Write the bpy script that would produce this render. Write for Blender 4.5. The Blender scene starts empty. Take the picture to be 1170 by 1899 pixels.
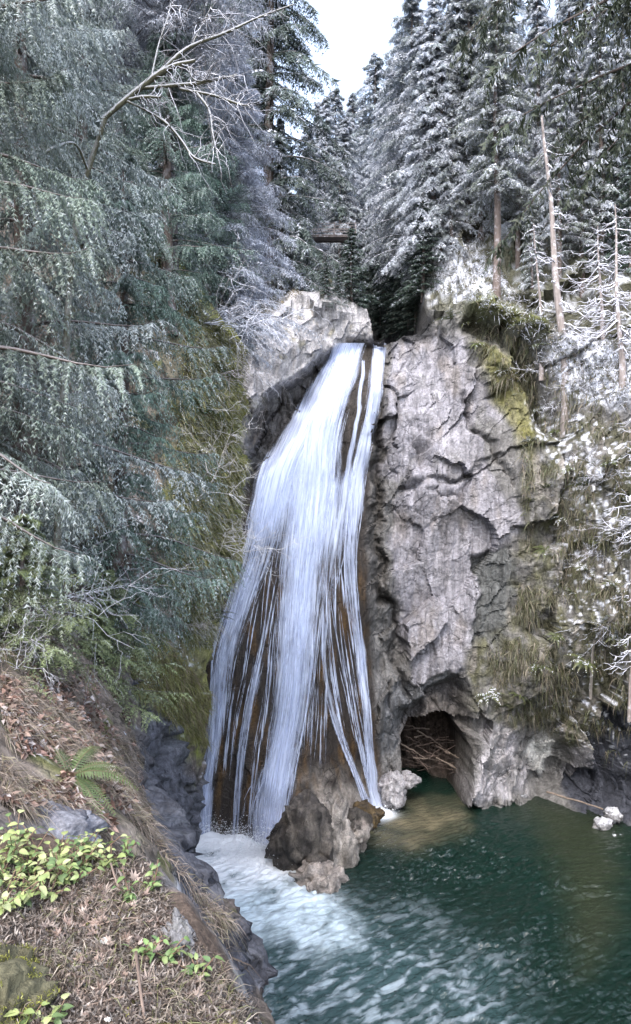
import bpy, bmesh, math, random
import numpy as np
from mathutils import Vector

# ------------------------------------------------------------------ camera, sky, sun, exposure
F, CX, CY, EYE = 1300.0, 585.0, 949.5, 20.0       # focal length in photo pixels, eye height above the pool
sc = bpy.context.scene
col = sc.collection
cam_d = bpy.data.cameras.new('camera'); cam = bpy.data.objects.new('camera', cam_d); col.objects.link(cam)
cam.location = (0, 0, EYE); cam.rotation_euler = (math.radians(90), 0, 0)
cam_d.sensor_fit = 'VERTICAL'; cam_d.sensor_height = 36.0; cam_d.lens = 36.0 * F / 1899.0
cam_d.clip_start = 0.1; cam_d.clip_end = 2000
sc.camera = cam

SUN_EL, SUN_AZ = 52.0, 200.0
world = bpy.data.worlds.new('World'); sc.world = world; world.use_nodes = True
wn = world.node_tree; wn.nodes.clear()
sky = wn.nodes.new('ShaderNodeTexSky'); sky.sky_type = 'NISHITA'; sky.sun_disc = False
sky.sun_elevation = math.radians(SUN_EL); sky.sun_rotation = math.radians(SUN_AZ)
sky.altitude = 300; sky.air_density = 1.0; sky.dust_density = 4.0; sky.ozone_density = 1.0
hs = wn.nodes.new('ShaderNodeHueSaturation'); hs.inputs['Saturation'].default_value = 0.68; hs.inputs['Value'].default_value = 1.8
bg = wn.nodes.new('ShaderNodeBackground'); bg.inputs['Strength'].default_value = 0.15
wo = wn.nodes.new('ShaderNodeOutputWorld')
wn.links.new(sky.outputs[0], hs.inputs['Color']); wn.links.new(hs.outputs[0], bg.inputs['Color'])
wn.links.new(bg.outputs[0], wo.inputs['Surface'])
sun_d = bpy.data.lights.new('sun', 'SUN'); sun_d.energy = 0.7; sun_d.angle = math.radians(25); sun_d.color = (1.0, 0.97, 0.93)
sun = bpy.data.objects.new('sun', sun_d); col.objects.link(sun)
az = math.radians(SUN_AZ); el = math.radians(SUN_EL)
sdir = Vector((math.sin(az) * math.cos(el), math.cos(az) * math.cos(el), math.sin(el)))
sun.rotation_euler = (-sdir).to_track_quat('-Z', 'Y').to_euler(); sun.location = (0, 0, 80)
vs = sc.view_settings
vs.view_transform = 'Standard'; vs.look = 'None'; vs.gamma = 1.0; vs.exposure = 1.55; vs.use_curve_mapping = False
cy = sc.cycles
cy.use_denoising = True; cy.max_bounces = 5; cy.diffuse_bounces = 3; cy.glossy_bounces = 2; cy.transmission_bounces = 2
cy.transparent_max_bounces = 12; cy.caustics_reflective = False; cy.caustics_refractive = False
cy.use_adaptive_sampling = True; cy.adaptive_threshold = 0.02

# ------------------------------------------------------------------ numeric helpers
rng = np.random.default_rng(7)
GR = rng.normal(size=(4096, 3)); GR /= np.linalg.norm(GR, axis=1)[:, None]
def _h(i, j, k, s=0):
    return ((i * 73856093) ^ (j * 19349663) ^ (k * 83492791) ^ (s * 2654435)) & 0x7fffffff
def perlin(p, seed=0):
    p = np.asarray(p, float); i = np.floor(p).astype(np.int64); f = p - i
    u = f * f * f * (f * (f * 6 - 15) + 10); out = 0
    for dx in (0, 1):
        wx = u[:, 0] if dx else 1 - u[:, 0]
        for dy in (0, 1):
            wy = u[:, 1] if dy else 1 - u[:, 1]
            for dz in (0, 1):
                wz = u[:, 2] if dz else 1 - u[:, 2]
                g = GR[_h(i[:, 0] + dx, i[:, 1] + dy, i[:, 2] + dz, seed) % 4096]
                out = out + wx * wy * wz * ((f[:, 0] - dx) * g[:, 0] + (f[:, 1] - dy) * g[:, 1] + (f[:, 2] - dz) * g[:, 2])
    return out * 1.6
def fbm(p, octv=4, seed=0, gain=0.5):
    a, s, t = 1.0, 0.0, 0.0; q = np.asarray(p, float)
    for o in range(octv):
        s = s + a * perlin(q, seed + o); t += a; a *= gain; q = q * 2.03 + 11.7
    return s / t
def ridged(p, octv=4, seed=0):
    a, s, t = 1.0, 0.0, 0.0; q = np.asarray(p, float)
    for o in range(octv):
        s = s + a * (1 - np.abs(perlin(q, seed + o)) * 2); t += a; a *= 0.5; q = q * 2.03 + 5.3
    return s / t
def facets(p, seed=0):
    """tilted-plane cells: angular broken rock; returns (offset, edge closeness)"""
    p = np.asarray(p, float); i = np.floor(p).astype(np.int64)
    d1 = np.full(len(p), 9.0); d2 = np.full(len(p), 9.0); val = np.zeros(len(p))
    for dx in (-1, 0, 1):
        for dy in (-1, 0, 1):
            for dz in (-1, 0, 1):
                c = i + np.array([dx, dy, dz]); h = _h(c[:, 0], c[:, 1], c[:, 2], seed)
                ctr = c + 0.5 + GR[h % 4096] * 0.42
                v = p - ctr; d = np.einsum('ij,ij->i', v, v)
                g = GR[(h // 7 + 13) % 4096]
                w = np.einsum('ij,ij->i', v, g) + g[:, 0] * 0.25
                near = d < d1
                d2 = np.where(near, d1, np.minimum(d2, d)); val = np.where(near, w, val); d1 = np.where(near, d, d1)
    return val, np.sqrt(d2) - np.sqrt(d1)
def sstep(a, b, x):
    t = np.clip((x - a) / (b - a), 0, 1); return t * t * (3 - 2 * t)
def poly_sd(x, y, poly):
    """signed distance to a polygon, positive inside"""
    poly = np.asarray(poly, float); n = len(poly); dm = np.full(x.shape, 1e18); ins = np.zeros(x.shape, bool)
    for k in range(n):
        ax, ay = poly[k]; bx, by = poly[(k + 1) % n]
        ex, ey = bx - ax, by - ay; t = np.clip(((x - ax) * ex + (y - ay) * ey) / (ex * ex + ey * ey + 1e-9), 0, 1)
        dm = np.minimum(dm, (x - ax - t * ex) ** 2 + (y - ay - t * ey) ** 2)
        cr = ((ay > y) != (by > y)) & (x < (bx - ax) * (y - ay) / (by - ay + 1e-12) + ax); ins ^= cr
    d = np.sqrt(dm); return np.where(ins, d, -d)
def line_d(x, y, pts):
    pts = np.asarray(pts, float); dm = np.full(x.shape, 1e18)
    for k in range(len(pts) - 1):
        ax, ay = pts[k]; ex, ey = pts[k + 1] - pts[k]
        t = np.clip(((x - ax) * ex + (y - ay) * ey) / (ex * ex + ey * ey + 1e-9), 0, 1)
        dm = np.minimum(dm, (x - ax - t * ex) ** 2 + (y - ay - t * ey) ** 2)
    return np.sqrt(dm)
class RBF:
    """thin-plate spline through scattered points"""
    def __init__(self, xy, v, smooth=0.02):
        self.c = np.asarray(xy, float); v = np.asarray(v, float); n = len(v)
        A = np.zeros((n + 3, n + 3)); A[:n, :n] = self.k(self.c[:, None] - self.c[None]) + np.eye(n) * smooth * 10
        A[:n, n] = 1; A[:n, n + 1:] = self.c; A[n, :n] = 1; A[n + 1:, :n] = self.c.T
        self.w = np.linalg.solve(A, np.concatenate([v, np.zeros(3)]))
    @staticmethod
    def k(d):
        r2 = (d ** 2).sum(-1) + 1e-9; return 0.5 * r2 * np.log(r2)
    def __call__(self, x, y):
        n = len(self.c); out = self.w[n] + self.w[n + 1] * x + self.w[n + 2] * y
        for i in range(n):
            r2 = (x - self.c[i, 0]) ** 2 + (y - self.c[i, 1]) ** 2 + 1e-9
            out = out + self.w[i] * 0.5 * r2 * np.log(r2)
        return out
def at(px, py, Y):
    return np.array([(px - CX) / F * Y, Y, EYE - (py - CY) / F * Y])

# ------------------------------------------------------------------ mesh helpers
def mk_mesh(name, V, T, mat, c=None, uv=None, smooth=True):
    V = np.ascontiguousarray(V, dtype=np.float32); T = np.ascontiguousarray(T, dtype=np.int32)
    k = T.shape[1]; me = bpy.data.meshes.new(name)
    me.vertices.add(len(V)); me.vertices.foreach_set('co', V.ravel())
    me.loops.add(T.size); me.loops.foreach_set('vertex_index', T.ravel())
    me.polygons.add(len(T)); me.polygons.foreach_set('loop_start', np.arange(len(T), dtype=np.int32) * k)
    me.polygons.foreach_set('use_smooth', np.full(len(T), smooth, dtype=bool))
    if c is not None:
        c = np.asarray(c, dtype=np.float32)
        if c.shape[1] == 3: c = np.concatenate([c, np.zeros((len(c), 1), np.float32)], 1)
        a = me.attributes.new('col', 'FLOAT_COLOR', 'POINT'); a.data.foreach_set('color', np.ascontiguousarray(c).ravel())
    if uv is not None:
        u = me.uv_layers.new(name='UVMap'); u.data.foreach_set('uv', np.ascontiguousarray(np.asarray(uv, np.float32)[T.ravel()]).ravel())
    me.update(calc_edges=True)
    me.materials.append(mat)
    return me
def link(name, data, parent=None, loc=None, rot=None, scale=None):
    o = bpy.data.objects.new(name, data); col.objects.link(o)
    if parent is not None: o.parent = parent
    if loc is not None: o.location = [float(v) for v in loc]
    if rot is not None: o.rotation_euler = rot
    if scale is not None: o.scale = scale if hasattr(scale, '__len__') else (scale,) * 3
    return o
def tag(o, label=None, cat=None, group=None, kind=None):
    if label: o['label'] = label
    if cat: o['category'] = cat
    if group: o['group'] = group
    if kind: o['kind'] = kind
    return o
def grid_faces(nr, nc):
    i = np.arange(nr * nc).reshape(nr, nc)
    return np.stack([i[:-1, :-1].ravel(), i[:-1, 1:].ravel(), i[1:, 1:].ravel(), i[1:, :-1].ravel()], 1)
def tubes(Pn, R, k=5):
    """many tubes at once: Pn (B,m,3), R (B,m) -> V, quads"""
    Pn = np.asarray(Pn, float); R = np.asarray(R, float); B, m, _ = Pn.shape
    t = np.gradient(Pn, axis=1); t /= np.linalg.norm(t, axis=2, keepdims=True) + 1e-9
    ref = np.zeros((B, 1, 3)); mt = np.abs(t.mean(1)); ax = np.argmin(mt, 1); ref[np.arange(B), 0, ax] = 1
    n = np.cross(t, ref); n /= np.linalg.norm(n, axis=2, keepdims=True) + 1e-9; b = np.cross(t, n)
    a = np.arange(k) / k * 2 * np.pi
    V = Pn[:, :, None] + R[:, :, None, None] * (np.cos(a)[None, None, :, None] * n[:, :, None] + np.sin(a)[None, None, :, None] * b[:, :, None])
    idx = np.arange(B * m * k).reshape(B, m, k); nx = np.roll(idx, -1, 2)
    Q = np.stack([idx[:, :-1], nx[:, :-1], nx[:, 1:], idx[:, 1:]], -1).reshape(-1, 4)
    return V.reshape(-1, 3), Q
def smooth_path(pts, m):
    """Catmull-Rom resample of control points (any columns) to m points"""
    p = np.asarray(pts, float); n = len(p); q = np.vstack([2 * p[0] - p[1], p, 2 * p[-1] - p[-2]])
    t = np.linspace(0, n - 1 - 1e-6, m); i = t.astype(int); f = (t - i)[:, None]
    a, b, c, d = q[i], q[i + 1], q[i + 2], q[i + 3]
    return 0.5 * ((2 * b) + (c - a) * f + (2 * a - 5 * b + 4 * c - d) * f ** 2 + (3 * b - a - 3 * c + d) * f ** 3)
class Acc:
    """collects geometry of one kind of face with colours"""
    def __init__(self): self.V, self.T, self.C, self.n = [], [], [], 0
    def add(self, V, T, c):
        V = np.asarray(V); self.V.append(V); self.T.append(np.asarray(T) + self.n); self.n += len(V)
        c = np.asarray(c, float)
        self.C.append(np.broadcast_to(c, (len(V), c.shape[-1])) if c.ndim == 1 else c)
    def mesh(self, name, mat, smooth=True):
        C = [x if x.shape[1] == 4 else np.concatenate([x, np.zeros((len(x), 1))], 1) for x in self.C]
        return mk_mesh(name, np.concatenate(self.V), np.concatenate(self.T), mat, np.concatenate(C), smooth=smooth)

# ------------------------------------------------------------------ materials
class NT:
    def __init__(self, name):
        self.m = bpy.data.materials.new(name); self.m.use_nodes = True; self.t = self.m.node_tree; self.t.nodes.clear()
    def n(self, typ, **kw):
        nd = self.t.nodes.new('ShaderNode' + typ)
        for k, v in kw.items():
            if k.startswith('i_'):
                nd.inputs[k[2:].replace('_', ' ')].default_value = v
            else: setattr(nd, k, v)
        return nd
    def l(self, a, b): self.t.links.new(a, b)
    def math(self, op, a, b=None, c=None, clamp=False):
        nd = self.n('Math', operation=op, use_clamp=clamp)
        for i, v in enumerate((a, b, c)):
            if v is None: continue
            if hasattr(v, 'is_output'): self.l(v, nd.inputs[i])
            else: nd.inputs[i].default_value = v
        return nd.outputs[0]
    def mix(self, f, a, b, blend='MIX'):
        nd = self.n('Mix', data_type='RGBA', blend_type=blend)
        for s, v in ((nd.inputs[0], f), (nd.inputs[6], a), (nd.inputs[7], b)):
            if hasattr(v, 'is_output'): self.l(v, s)
            else: s.default_value = v if not hasattr(v, '__len__') or len(v) == 4 else (*v, 1)
        return nd.outputs[2]
    def noise(self, vec, scale, detail=4, rough=0.55, dist=0.0):
        nd = self.n('TexNoise'); nd.inputs['Scale'].default_value = scale; nd.inputs['Detail'].default_value = detail
        nd.inputs['Roughness'].default_value = rough; nd.inputs['Distortion'].default_value = dist
        if vec is not None: self.l(vec, nd.inputs['Vector'])
        return nd.outputs['Fac']
    def ramp(self, f, stops):
        nd = self.n('ValToRGB'); e = nd.color_ramp.elements
        while len(e) < len(stops): e.new(0.5)
        for x, (p, c) in zip(e, stops): x.position = p; x.color = (*c, 1) if len(c) == 3 else c
        self.l(f, nd.inputs[0]); return nd.outputs[0]
    def mapping(self, vec, scale):
        nd = self.n('Mapping'); nd.inputs['Scale'].default_value = scale; self.l(vec, nd.inputs['Vector']); return nd.outputs[0]
    def out(self, s):
        o = self.n('OutputMaterial'); self.l(s, o.inputs['Surface']); return self.m

def rock_material(name, s=1.0, bump=0.5, snow=0.0):
    """colour from the mesh's own rock / moss / snow cover; alpha of the colour is wetness"""
    M = NT(name); a = M.n('Attribute', attribute_name='col'); g = M.n('NewGeometry'); pos = g.outputs['Position']
    n1 = M.noise(pos, 1.1 * s, 8, 0.65); n2 = M.noise(pos, 6.0 * s, 6, 0.7); st = M.noise(M.mapping(pos, (2.2 * s, 2.2 * s, 0.22 * s)), 1.0, 7, 0.65, 0.4)
    f = M.math('MULTIPLY_ADD', n1, 1.3, 0.35); f2 = M.math('MULTIPLY_ADD', n2, 2.0, 0.0); f3 = M.math('MULTIPLY_ADD', st, 2.2, -0.1)
    m = M.math('MULTIPLY', M.math('MULTIPLY', f, f2), f3)
    vm = M.n('Mix', data_type='RGBA', blend_type='MULTIPLY'); vm.inputs[0].default_value = 1.0
    M.l(a.outputs['Color'], vm.inputs[6]); cmb = M.n('CombineColor')
    for i in range(3): M.l(m, cmb.inputs[i])
    M.l(cmb.outputs[0], vm.inputs[7]); c = vm.outputs[2]
    crack = M.n('TexVoronoi', feature='DISTANCE_TO_EDGE'); crack.inputs['Scale'].default_value = 1.6 * s
    wv = M.n('VectorMath', operation='MULTIPLY_ADD'); wv.inputs[1].default_value = (.7, .7, .7)
    nn = M.n('TexNoise'); nn.inputs['Scale'].default_value = 1.2 * s; nn.inputs['Detail'].default_value = 5; M.l(pos, nn.inputs['Vector'])
    M.l(nn.outputs['Color'], wv.inputs[0]); M.l(pos, wv.inputs[2]); M.l(wv.outputs[0], crack.inputs['Vector'])
    ck = M.math('MULTIPLY', crack.outputs['Distance'], 20.0, clamp=True)
    crack2 = M.n('TexVoronoi', feature='DISTANCE_TO_EDGE'); crack2.inputs['Scale'].default_value = 0.45 * s; M.l(wv.outputs[0], crack2.inputs['Vector'])
    ck = M.math('MULTIPLY', ck, M.math('MULTIPLY_ADD', M.math('MULTIPLY', crack2.outputs['Distance'], 22.0, clamp=True), 0.8, 0.2))
    ckm = M.math('MULTIPLY', M.math('SUBTRACT', M.noise(pos, 0.7 * s, 3, 0.5), 0.53), 9.0, clamp=True)
    ck2 = M.math('SUBTRACT', 1.0, M.math('MULTIPLY', M.math('SUBTRACT', 1.0, ck), M.math('MULTIPLY_ADD', ckm, 0.65, 0.1)))
    cmb2 = M.n('CombineColor')
    for i in range(3): M.l(ck2, cmb2.inputs[i])
    c = M.mix(1.0, c, cmb2.outputs[0], 'MULTIPLY')
    if snow > 0:
        nz = M.n('SeparateXYZ'); M.l(g.outputs['Normal'], nz.inputs[0])
        sn = M.math('MULTIPLY', M.math('ADD', nz.outputs['Z'], M.math('MULTIPLY_ADD', n2, 1.2, -1.05 - (1 - snow) * 0.4)), 6.0, clamp=True)
        c = M.mix(sn, c, (0.75, 0.78, 0.86))
    b = M.n('BsdfPrincipled'); M.l(c, b.inputs['Base Color']); b.inputs['Specular IOR Level'].default_value = 0.2
    M.l(M.math('MULTIPLY_ADD', a.outputs['Alpha'], -0.33, 0.88, clamp=True), b.inputs['Roughness'])
    n3 = M.noise(pos, 19.0 * s, 4, 0.65)
    h = M.math('ADD', M.math('ADD', M.math('MULTIPLY', n1, 0.35), M.math('MULTIPLY_ADD', n2, 0.4, M.math('MULTIPLY', n3, 0.22))), M.math('ADD', M.math('MULTIPLY', st, 0.7), M.math('MULTIPLY', ck, 0.25)))
    bp = M.n('Bump'); bp.inputs['Strength'].default_value = bump; bp.inputs['Distance'].default_value = 0.25 / s; M.l(h, bp.inputs['Height'])
    M.l(bp.outputs[0], b.inputs['Normal'])
    return M.out(b.outputs[0])
def leaf_material(name, trans=0.25, rough=0.6, hue=True):
    M = NT(name); a = M.n('Attribute', attribute_name='col'); oi = M.n('ObjectInfo')
    v = M.math('MULTIPLY_ADD', oi.outputs['Random'], 0.3, 0.85) if hue else 1.0
    h = M.n('HueSaturation'); M.l(a.outputs['Color'], h.inputs['Color'])
    if hue: M.l(v, h.inputs['Value'])
    d = M.n('BsdfDiffuse'); t = M.n('BsdfTranslucent'); g = M.n('BsdfPrincipled'); g.inputs['Roughness'].default_value = rough
    M.l(h.outputs[0], g.inputs['Base Color']); M.l(h.outputs[0], t.inputs['Color'])
    mx = M.n('MixShader'); mx.inputs[0].default_value = trans; M.l(g.outputs[0], mx.inputs[1]); M.l(t.outputs[0], mx.inputs[2])
    M.t.nodes.remove(d)
    return M.out(mx.outputs[0])
def bark_material(name, snow=0.5, s=1.0):
    M = NT(name); a = M.n('Attribute', attribute_name='col'); g = M.n('NewGeometry'); pos = g.outputs['Position']
    n = M.noise(M.mapping(pos, (9 * s, 9 * s, 1.6 * s)), 1.0, 6, 0.65); n2 = M.noise(pos, 3.0 * s, 5, 0.6)
    k = M.math('MULTIPLY', M.math('MULTIPLY_ADD', n, 1.6, 0.2), M.math('MULTIPLY_ADD', n2, 1.0, 0.5)); cc = M.n('CombineColor')
    for i in range(3): M.l(k, cc.inputs[i])
    c = M.mix(1.0, a.outputs['Color'], cc.outputs[0], 'MULTIPLY')
    nz = M.n('SeparateXYZ'); M.l(g.outputs['Normal'], nz.inputs[0])
    sn = M.math('MULTIPLY', M.math('ADD', nz.outputs['Z'], M.math('MULTIPLY_ADD', n2, 1.4, -1.25 + snow)), 4.0, clamp=True)
    sn = M.math('MULTIPLY', sn, a.outputs['Alpha'])
    c = M.mix(sn, c, (0.72, 0.75, 0.86))
    b = M.n('BsdfPrincipled'); M.l(c, b.inputs['Base Color']); b.inputs['Roughness'].default_value = 0.85
    bp = M.n('Bump'); bp.inputs['Strength'].default_value = 0.6; bp.inputs['Distance'].default_value = 0.05 / s; M.l(n, bp.inputs['Height'])
    M.l(bp.outputs[0], b.inputs['Normal'])
    return M.out(b.outputs[0])
def water_material():
    M = NT('pool_water'); a = M.n('Attribute', attribute_name='col'); g = M.n('NewGeometry'); pos = g.outputs['Position']
    b = M.n('BsdfPrincipled'); M.l(a.outputs['Color'], b.inputs['Base Color'])
    M.l(M.math('MULTIPLY_ADD', a.outputs['Alpha'], 0.55, 0.04), b.inputs['Roughness']); b.inputs['IOR'].default_value = 1.333; b.inputs['Specular IOR Level'].default_value = 1.0
    rt = M.n('Mapping'); rt.inputs['Rotation'].default_value = (0, 0, -0.5); M.l(pos, rt.inputs['Vector'])
    n1 = M.noise(M.mapping(rt.outputs[0], (0.8, 2.6, 1.0)), 1.8, 5, 0.55, 0.5); n2 = M.noise(M.mapping(rt.outputs[0], (0.8, 2.2, 1.0)), 5.0, 4, 0.5)
    bp = M.n('Bump'); bp.inputs['Strength'].default_value = 0.8; bp.inputs['Distance'].default_value = 0.16
    M.l(M.math('ADD', n1, M.math('MULTIPLY', n2, 0.25)), bp.inputs['Height']); M.l(bp.outputs[0], b.inputs['Normal'])
    return M.out(b.outputs[0])
def fall_material():
    """falling water: streaks along the flow, thin where the sheet is torn; alpha of the colour is how dense the sheet is"""
    M = NT('falling_water'); a = M.n('Attribute', attribute_name='col'); uv = M.n('UVMap'); u = uv.outputs[0]
    s1 = M.noise(M.mapping(u, (8.0, 0.22, 1)), 1.0, 6, 0.62, 0.15); s2 = M.noise(M.mapping(u, (26.0, 0.7, 1)), 1.0, 4, 0.6); s3 = M.noise(M.mapping(u, (2.4, 0.32, 1)), 1.0, 7, 0.7, 0.6)
    s = M.math('ADD', M.math('ADD', M.math('MULTIPLY', s1, 0.4), M.math('MULTIPLY', s2, 0.22)), M.math('MULTIPLY', s3, 0.45))   # about .55
    al = M.math('MULTIPLY', M.math('ADD', s, M.math('MULTIPLY_ADD', a.outputs['Alpha'], 0.46, -0.758)), 4.5, clamp=True)
    th = M.math('MULTIPLY', M.math('ADD', M.math('MULTIPLY_ADD', s2, 0.5, M.math('MULTIPLY', s1, 0.6)), -0.38), 3.6, clamp=True)
    wc = M.mix(th, (0.36, 0.43, 0.66), a.outputs['Color'])
    b = M.n('BsdfPrincipled'); M.l(wc, b.inputs['Base Color']); b.inputs['Roughness'].default_value = 0.45
    bp = M.n('Bump'); bp.inputs['Strength'].default_value = 0.55; bp.inputs['Distance'].default_value = 0.12; M.l(s, bp.inputs['Height']); M.l(bp.outputs[0], b.inputs['Normal'])
    tl = M.n('BsdfTranslucent'); M.l(a.outputs['Color'], tl.inputs['Color'])
    m0 = M.n('MixShader'); m0.inputs[0].default_value = 0.3; M.l(b.outputs[0], m0.inputs[1]); M.l(tl.outputs[0], m0.inputs[2])
    tr = M.n('BsdfTransparent'); mx = M.n('MixShader'); M.l(al, mx.inputs[0]); M.l(tr.outputs[0], mx.inputs[1]); M.l(m0.outputs[0], mx.inputs[2])
    return M.out(mx.outputs[0])
MAT = dict(rock=rock_material('cliff_rock', 1.0, 0.6), earth=rock_material('hillside_earth', 1.6, 0.6), ledge=rock_material('ledge_soil', 7.0, 0.7),
           stone=rock_material('boulder_stone', 1.6, 0.6), snowrock=rock_material('ledge_stone', 4.0, 0.5),
           leaf=leaf_material('conifer_needles'), herb=leaf_material('herb_leaves', 0.2, 0.45), bark=bark_material('frosted_bark', 0.5),
           twig=bark_material('frosted_twigs', 0.75, 2.0), water=water_material(), fall=fall_material())

# ------------------------------------------------------------------ the gorge wall with the fall: Y = D(X, Z)
cps = [  # photo pixel, photo pixel, metres away
 (740,632,51.5),(850,622,50),(960,650,47.5),(1050,780,45),(1170,850,41),(700,900,50),(800,900,48.4),(950,900,46.8),(1100,1000,43.5),(1170,1000,41),
 (720,1200,49),(850,1200,47.8),(1000,1200,46),(1150,1250,43.5),(720,1400,48.6),(800,1330,48),(880,1470,47.8),(960,1440,49),(1000,1465,50),(1080,1460,49),(1170,1450,44.5),(1130,1540,44.2),
 (640,645,52.3),(690,640,52.3),(640,720,50),(600,760,49),(560,820,48),(480,880,46.6),(620,1000,46.6),(680,1000,48.5),(500,1050,44.8),(480,1200,43.5),(600,1200,45),(680,1300,47),(400,1500,43.2),(450,1535,43.3),(500,1560,42.3),
 (600,1440,44.5),(600,1540,42.6),(640,1520,43.6),(690,1490,47),(600,1640,41.0),(640,1640,41.2),
 (455,700,47.5),(500,600,49.5),(560,640,49.4),(620,560,50.8),(470,840,47.3),(520,760,49),(400,1200,43.0),(300,700,47),(300,1200,43),(300,1600,43),(100,700,48),(0,1500,44),(1300,1000,38),(1300,600,40),(1300,1500,41)]
cw = np.array([at(*c) for c in cps]); face = RBF(cw[:, [0, 2]], cw[:, 1], 0.05)
rim_px = [(-400,480,52),(250,520,50),(380,556,49.5),(440,580,50),(480,560,50),(520,546,50.3),(560,538,50.6),(600,535,50.8),(636,541,51),(662,555,51.4),(679,578,51.8),(688,608,52),(692,636,52.2),(700,640,52.3),(735,634,52),(748,620,51),(800,614,50.6),(850,600,50),(880,566,49),(960,590,47.5),(1050,640,46),(1170,700,44),(1400,760,42)]
rw = np.array([at(*c) for c in rim_px])
def cliff_depth(X, Z):
    rim = np.interp(X, rw[:, 0], rw[:, 2])
    D = face(X, np.minimum(Z, rim))
    up = np.maximum(Z - rim, 0)
    slot = sstep(3.9, 4.5, X) * (1 - sstep(7.7, 8.6, X))
    k = np.interp(X, [-40, -6, 0, 3.5, 8.5, 10, 14, 22, 40], [1.4, 1.5, 2.4, 3.5, 1.1, 1.0, 0.95, 0.9, 0.8])
    D1 = D + k * up + (1.3 * np.exp(-np.maximum(rim - Z, 0) / .8) + .5 * np.exp(-np.maximum(rim - Z, 0) / 2.5)) * (1 - sstep(3.2, 4.2, X))
    D2 = D + 9.0 * up
    D = D1 * (1 - slot) + D2 * slot
    # block of dark rock behind the pale lip on the right of the slot
    back = 70 + np.maximum(Z - 36, 0) * 1.15 + 3 * np.sin(X * 0.3)
    return np.where(D > back, back + (D - back) * 0.05, D)
def axis(a, b, c, d, fine, coarse):
    return np.concatenate([np.arange(a, b, coarse), np.arange(b, c, fine), np.arange(c, d, coarse)])
GX = axis(-46, -8.5, 22, 48, 0.09, 0.5); GZ = axis(-1.2, -1.0, 34, 64, 0.09, 0.5)
XX, ZZ = np.meshgrid(GX, GZ); sh = XX.shape; X, Z = XX.ravel(), ZZ.ravel()
D0 = cliff_depth(X, Z); P0 = np.stack([X, D0, Z], 1)
px = CX + F * X / D0; py = CY + F * (EYE - Z) / D0
wob = fbm(P0 * 0.5, 4, 3) * 26; wob2 = fbm(P0 * 0.5 + 40, 4, 9) * 26; wx, wy = px + wob, py + wob2
def M_(poly, soft=10, warp=1.0): return sstep(-soft, soft, poly_sd(px + wob * warp, py + wob2 * warp, poly))
fallzone = M_([(640,630),(715,640),(712,720),(690,850),(680,1000),(690,1250),(715,1500),(640,1520),(560,1560),(500,1620),(360,1560),(350,1300),(400,1100),(455,900),(540,790),(600,690)], 10, 0.25)
outcrop = M_([(455,700),(480,620),(540,540),(690,535),(692,640),(610,655),(560,690),(470,770),(455,745)], 8, .5)
hollow = M_([(465,880),(464,790),(500,735),(560,690),(625,652),(600,700),(545,800),(500,860)], 8, .4)
pale = M_([(735,620),(850,612),(860,680),(900,720),(955,820),(965,985),(930,1020),(885,1050),(872,1180),(858,1240),(780,1262),(742,1215),(735,1120),(722,1000),(745,900),(702,880),(712,740)], 8)
paleb = M_([(870,1490),(875,1400),(900,1350),(930,1330),(960,1360),(975,1470),(900,1480)], 10)
palec = M_([(1050,1440),(1060,1370),(1110,1320),(1130,1360),(1090,1450)], 8)
dark1 = M_([(880,1040),(935,1015),(962,1045),(955,1150),(930,1200),(868,1190),(882,1100)], 8)
grey2 = M_([(735,1270),(800,1262),(855,1240),(862,1330),(800,1300),(760,1350),(742,1400),(705,1400),(712,1300)], 8)
mossr = M_([(870,640),(980,650),(1010,760),(1200,800),(1200,1430),(1060,1370),(960,1340),(880,1320),(868,1200),(940,1160),(965,1000),(960,820),(905,720)], 14)
olive = M_([(890,640),(985,680),(1000,800),(980,860),(950,800),(900,700)], 12)
rightdark = M_([(1200,1270),(1130,1330),(1090,1400),(1050,1470),(1080,1560),(1200,1580)], 12)
cave = M_([(748,1520),(746,1390),(765,1350),(815,1330),(845,1345),(866,1385),(866,1440),(858,1520)], 4, .15)
arch = M_([(740,1400),(750,1330),(800,1285),(850,1262),(866,1290),(870,1400)], 14, .3)
ovh_l = line_d(px, py, [(880,600),(930,620),(975,665),(1000,720),(1015,790)])
lip_l = line_d(px, py, [(880,572),(940,578),(990,605)])
cr1 = line_d(wx, wy, [(700,735),(706,860),(695,960),(700,1050),(712,1120)])
cr2 = line_d(wx, wy, [(850,730),(880,780),(920,845),(945,880)])
cr3 = line_d(wx, wy, [(716,1120),(735,1180),(738,1240),(760,1290)])
cr4 = line_d(wx, wy, [(745,905),(800,880),(850,890),(930,850)])
hole1 = np.hypot((px - 778) / 16, (py - 845) / 26); hole2 = np.hypot((px - 706) / 9, (py - 1240) / 18)
knob = np.hypot((px - 768) / 15, (py - 880) / 15)
Q = np.stack([X, D0, Z], 1)
big = fbm(Q * [.28, .28, .2], 4, 20); flute = fbm(Q * [1.1, .6, .16], 4, 31); med = ridged(Q * .75, 4, 41); fine = fbm(Q * 2.2, 4, 51)
ca, sa = math.cos(.6), math.sin(.6); Qr = np.stack([Q[:, 0] * ca - Q[:, 2] * sa, Q[:, 1], Q[:, 0] * sa + Q[:, 2] * ca], 1)
fa, fe = facets(Qr * [.27, .2, .19] + fbm(Q * .5, 3, 60)[:, None] * .12, 61); fb, fe2 = facets(Qr * [.95, .62, .50] + fbm(Q * 1.2, 3, 62)[:, None] * .12, 63); fc, fe3 = facets(Q * [2.0, 2.0, 1.2], 65)
flute2 = fbm(Q * [2.6, 1.2, .25], 4, 33)
amp = (1 - 0.9 * fallzone) * (1 - 0.35 * pale) * (1 - .5 * outcrop)
patch = sstep(-.05, .25, fbm(Q * .35, 4, 68))
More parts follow.
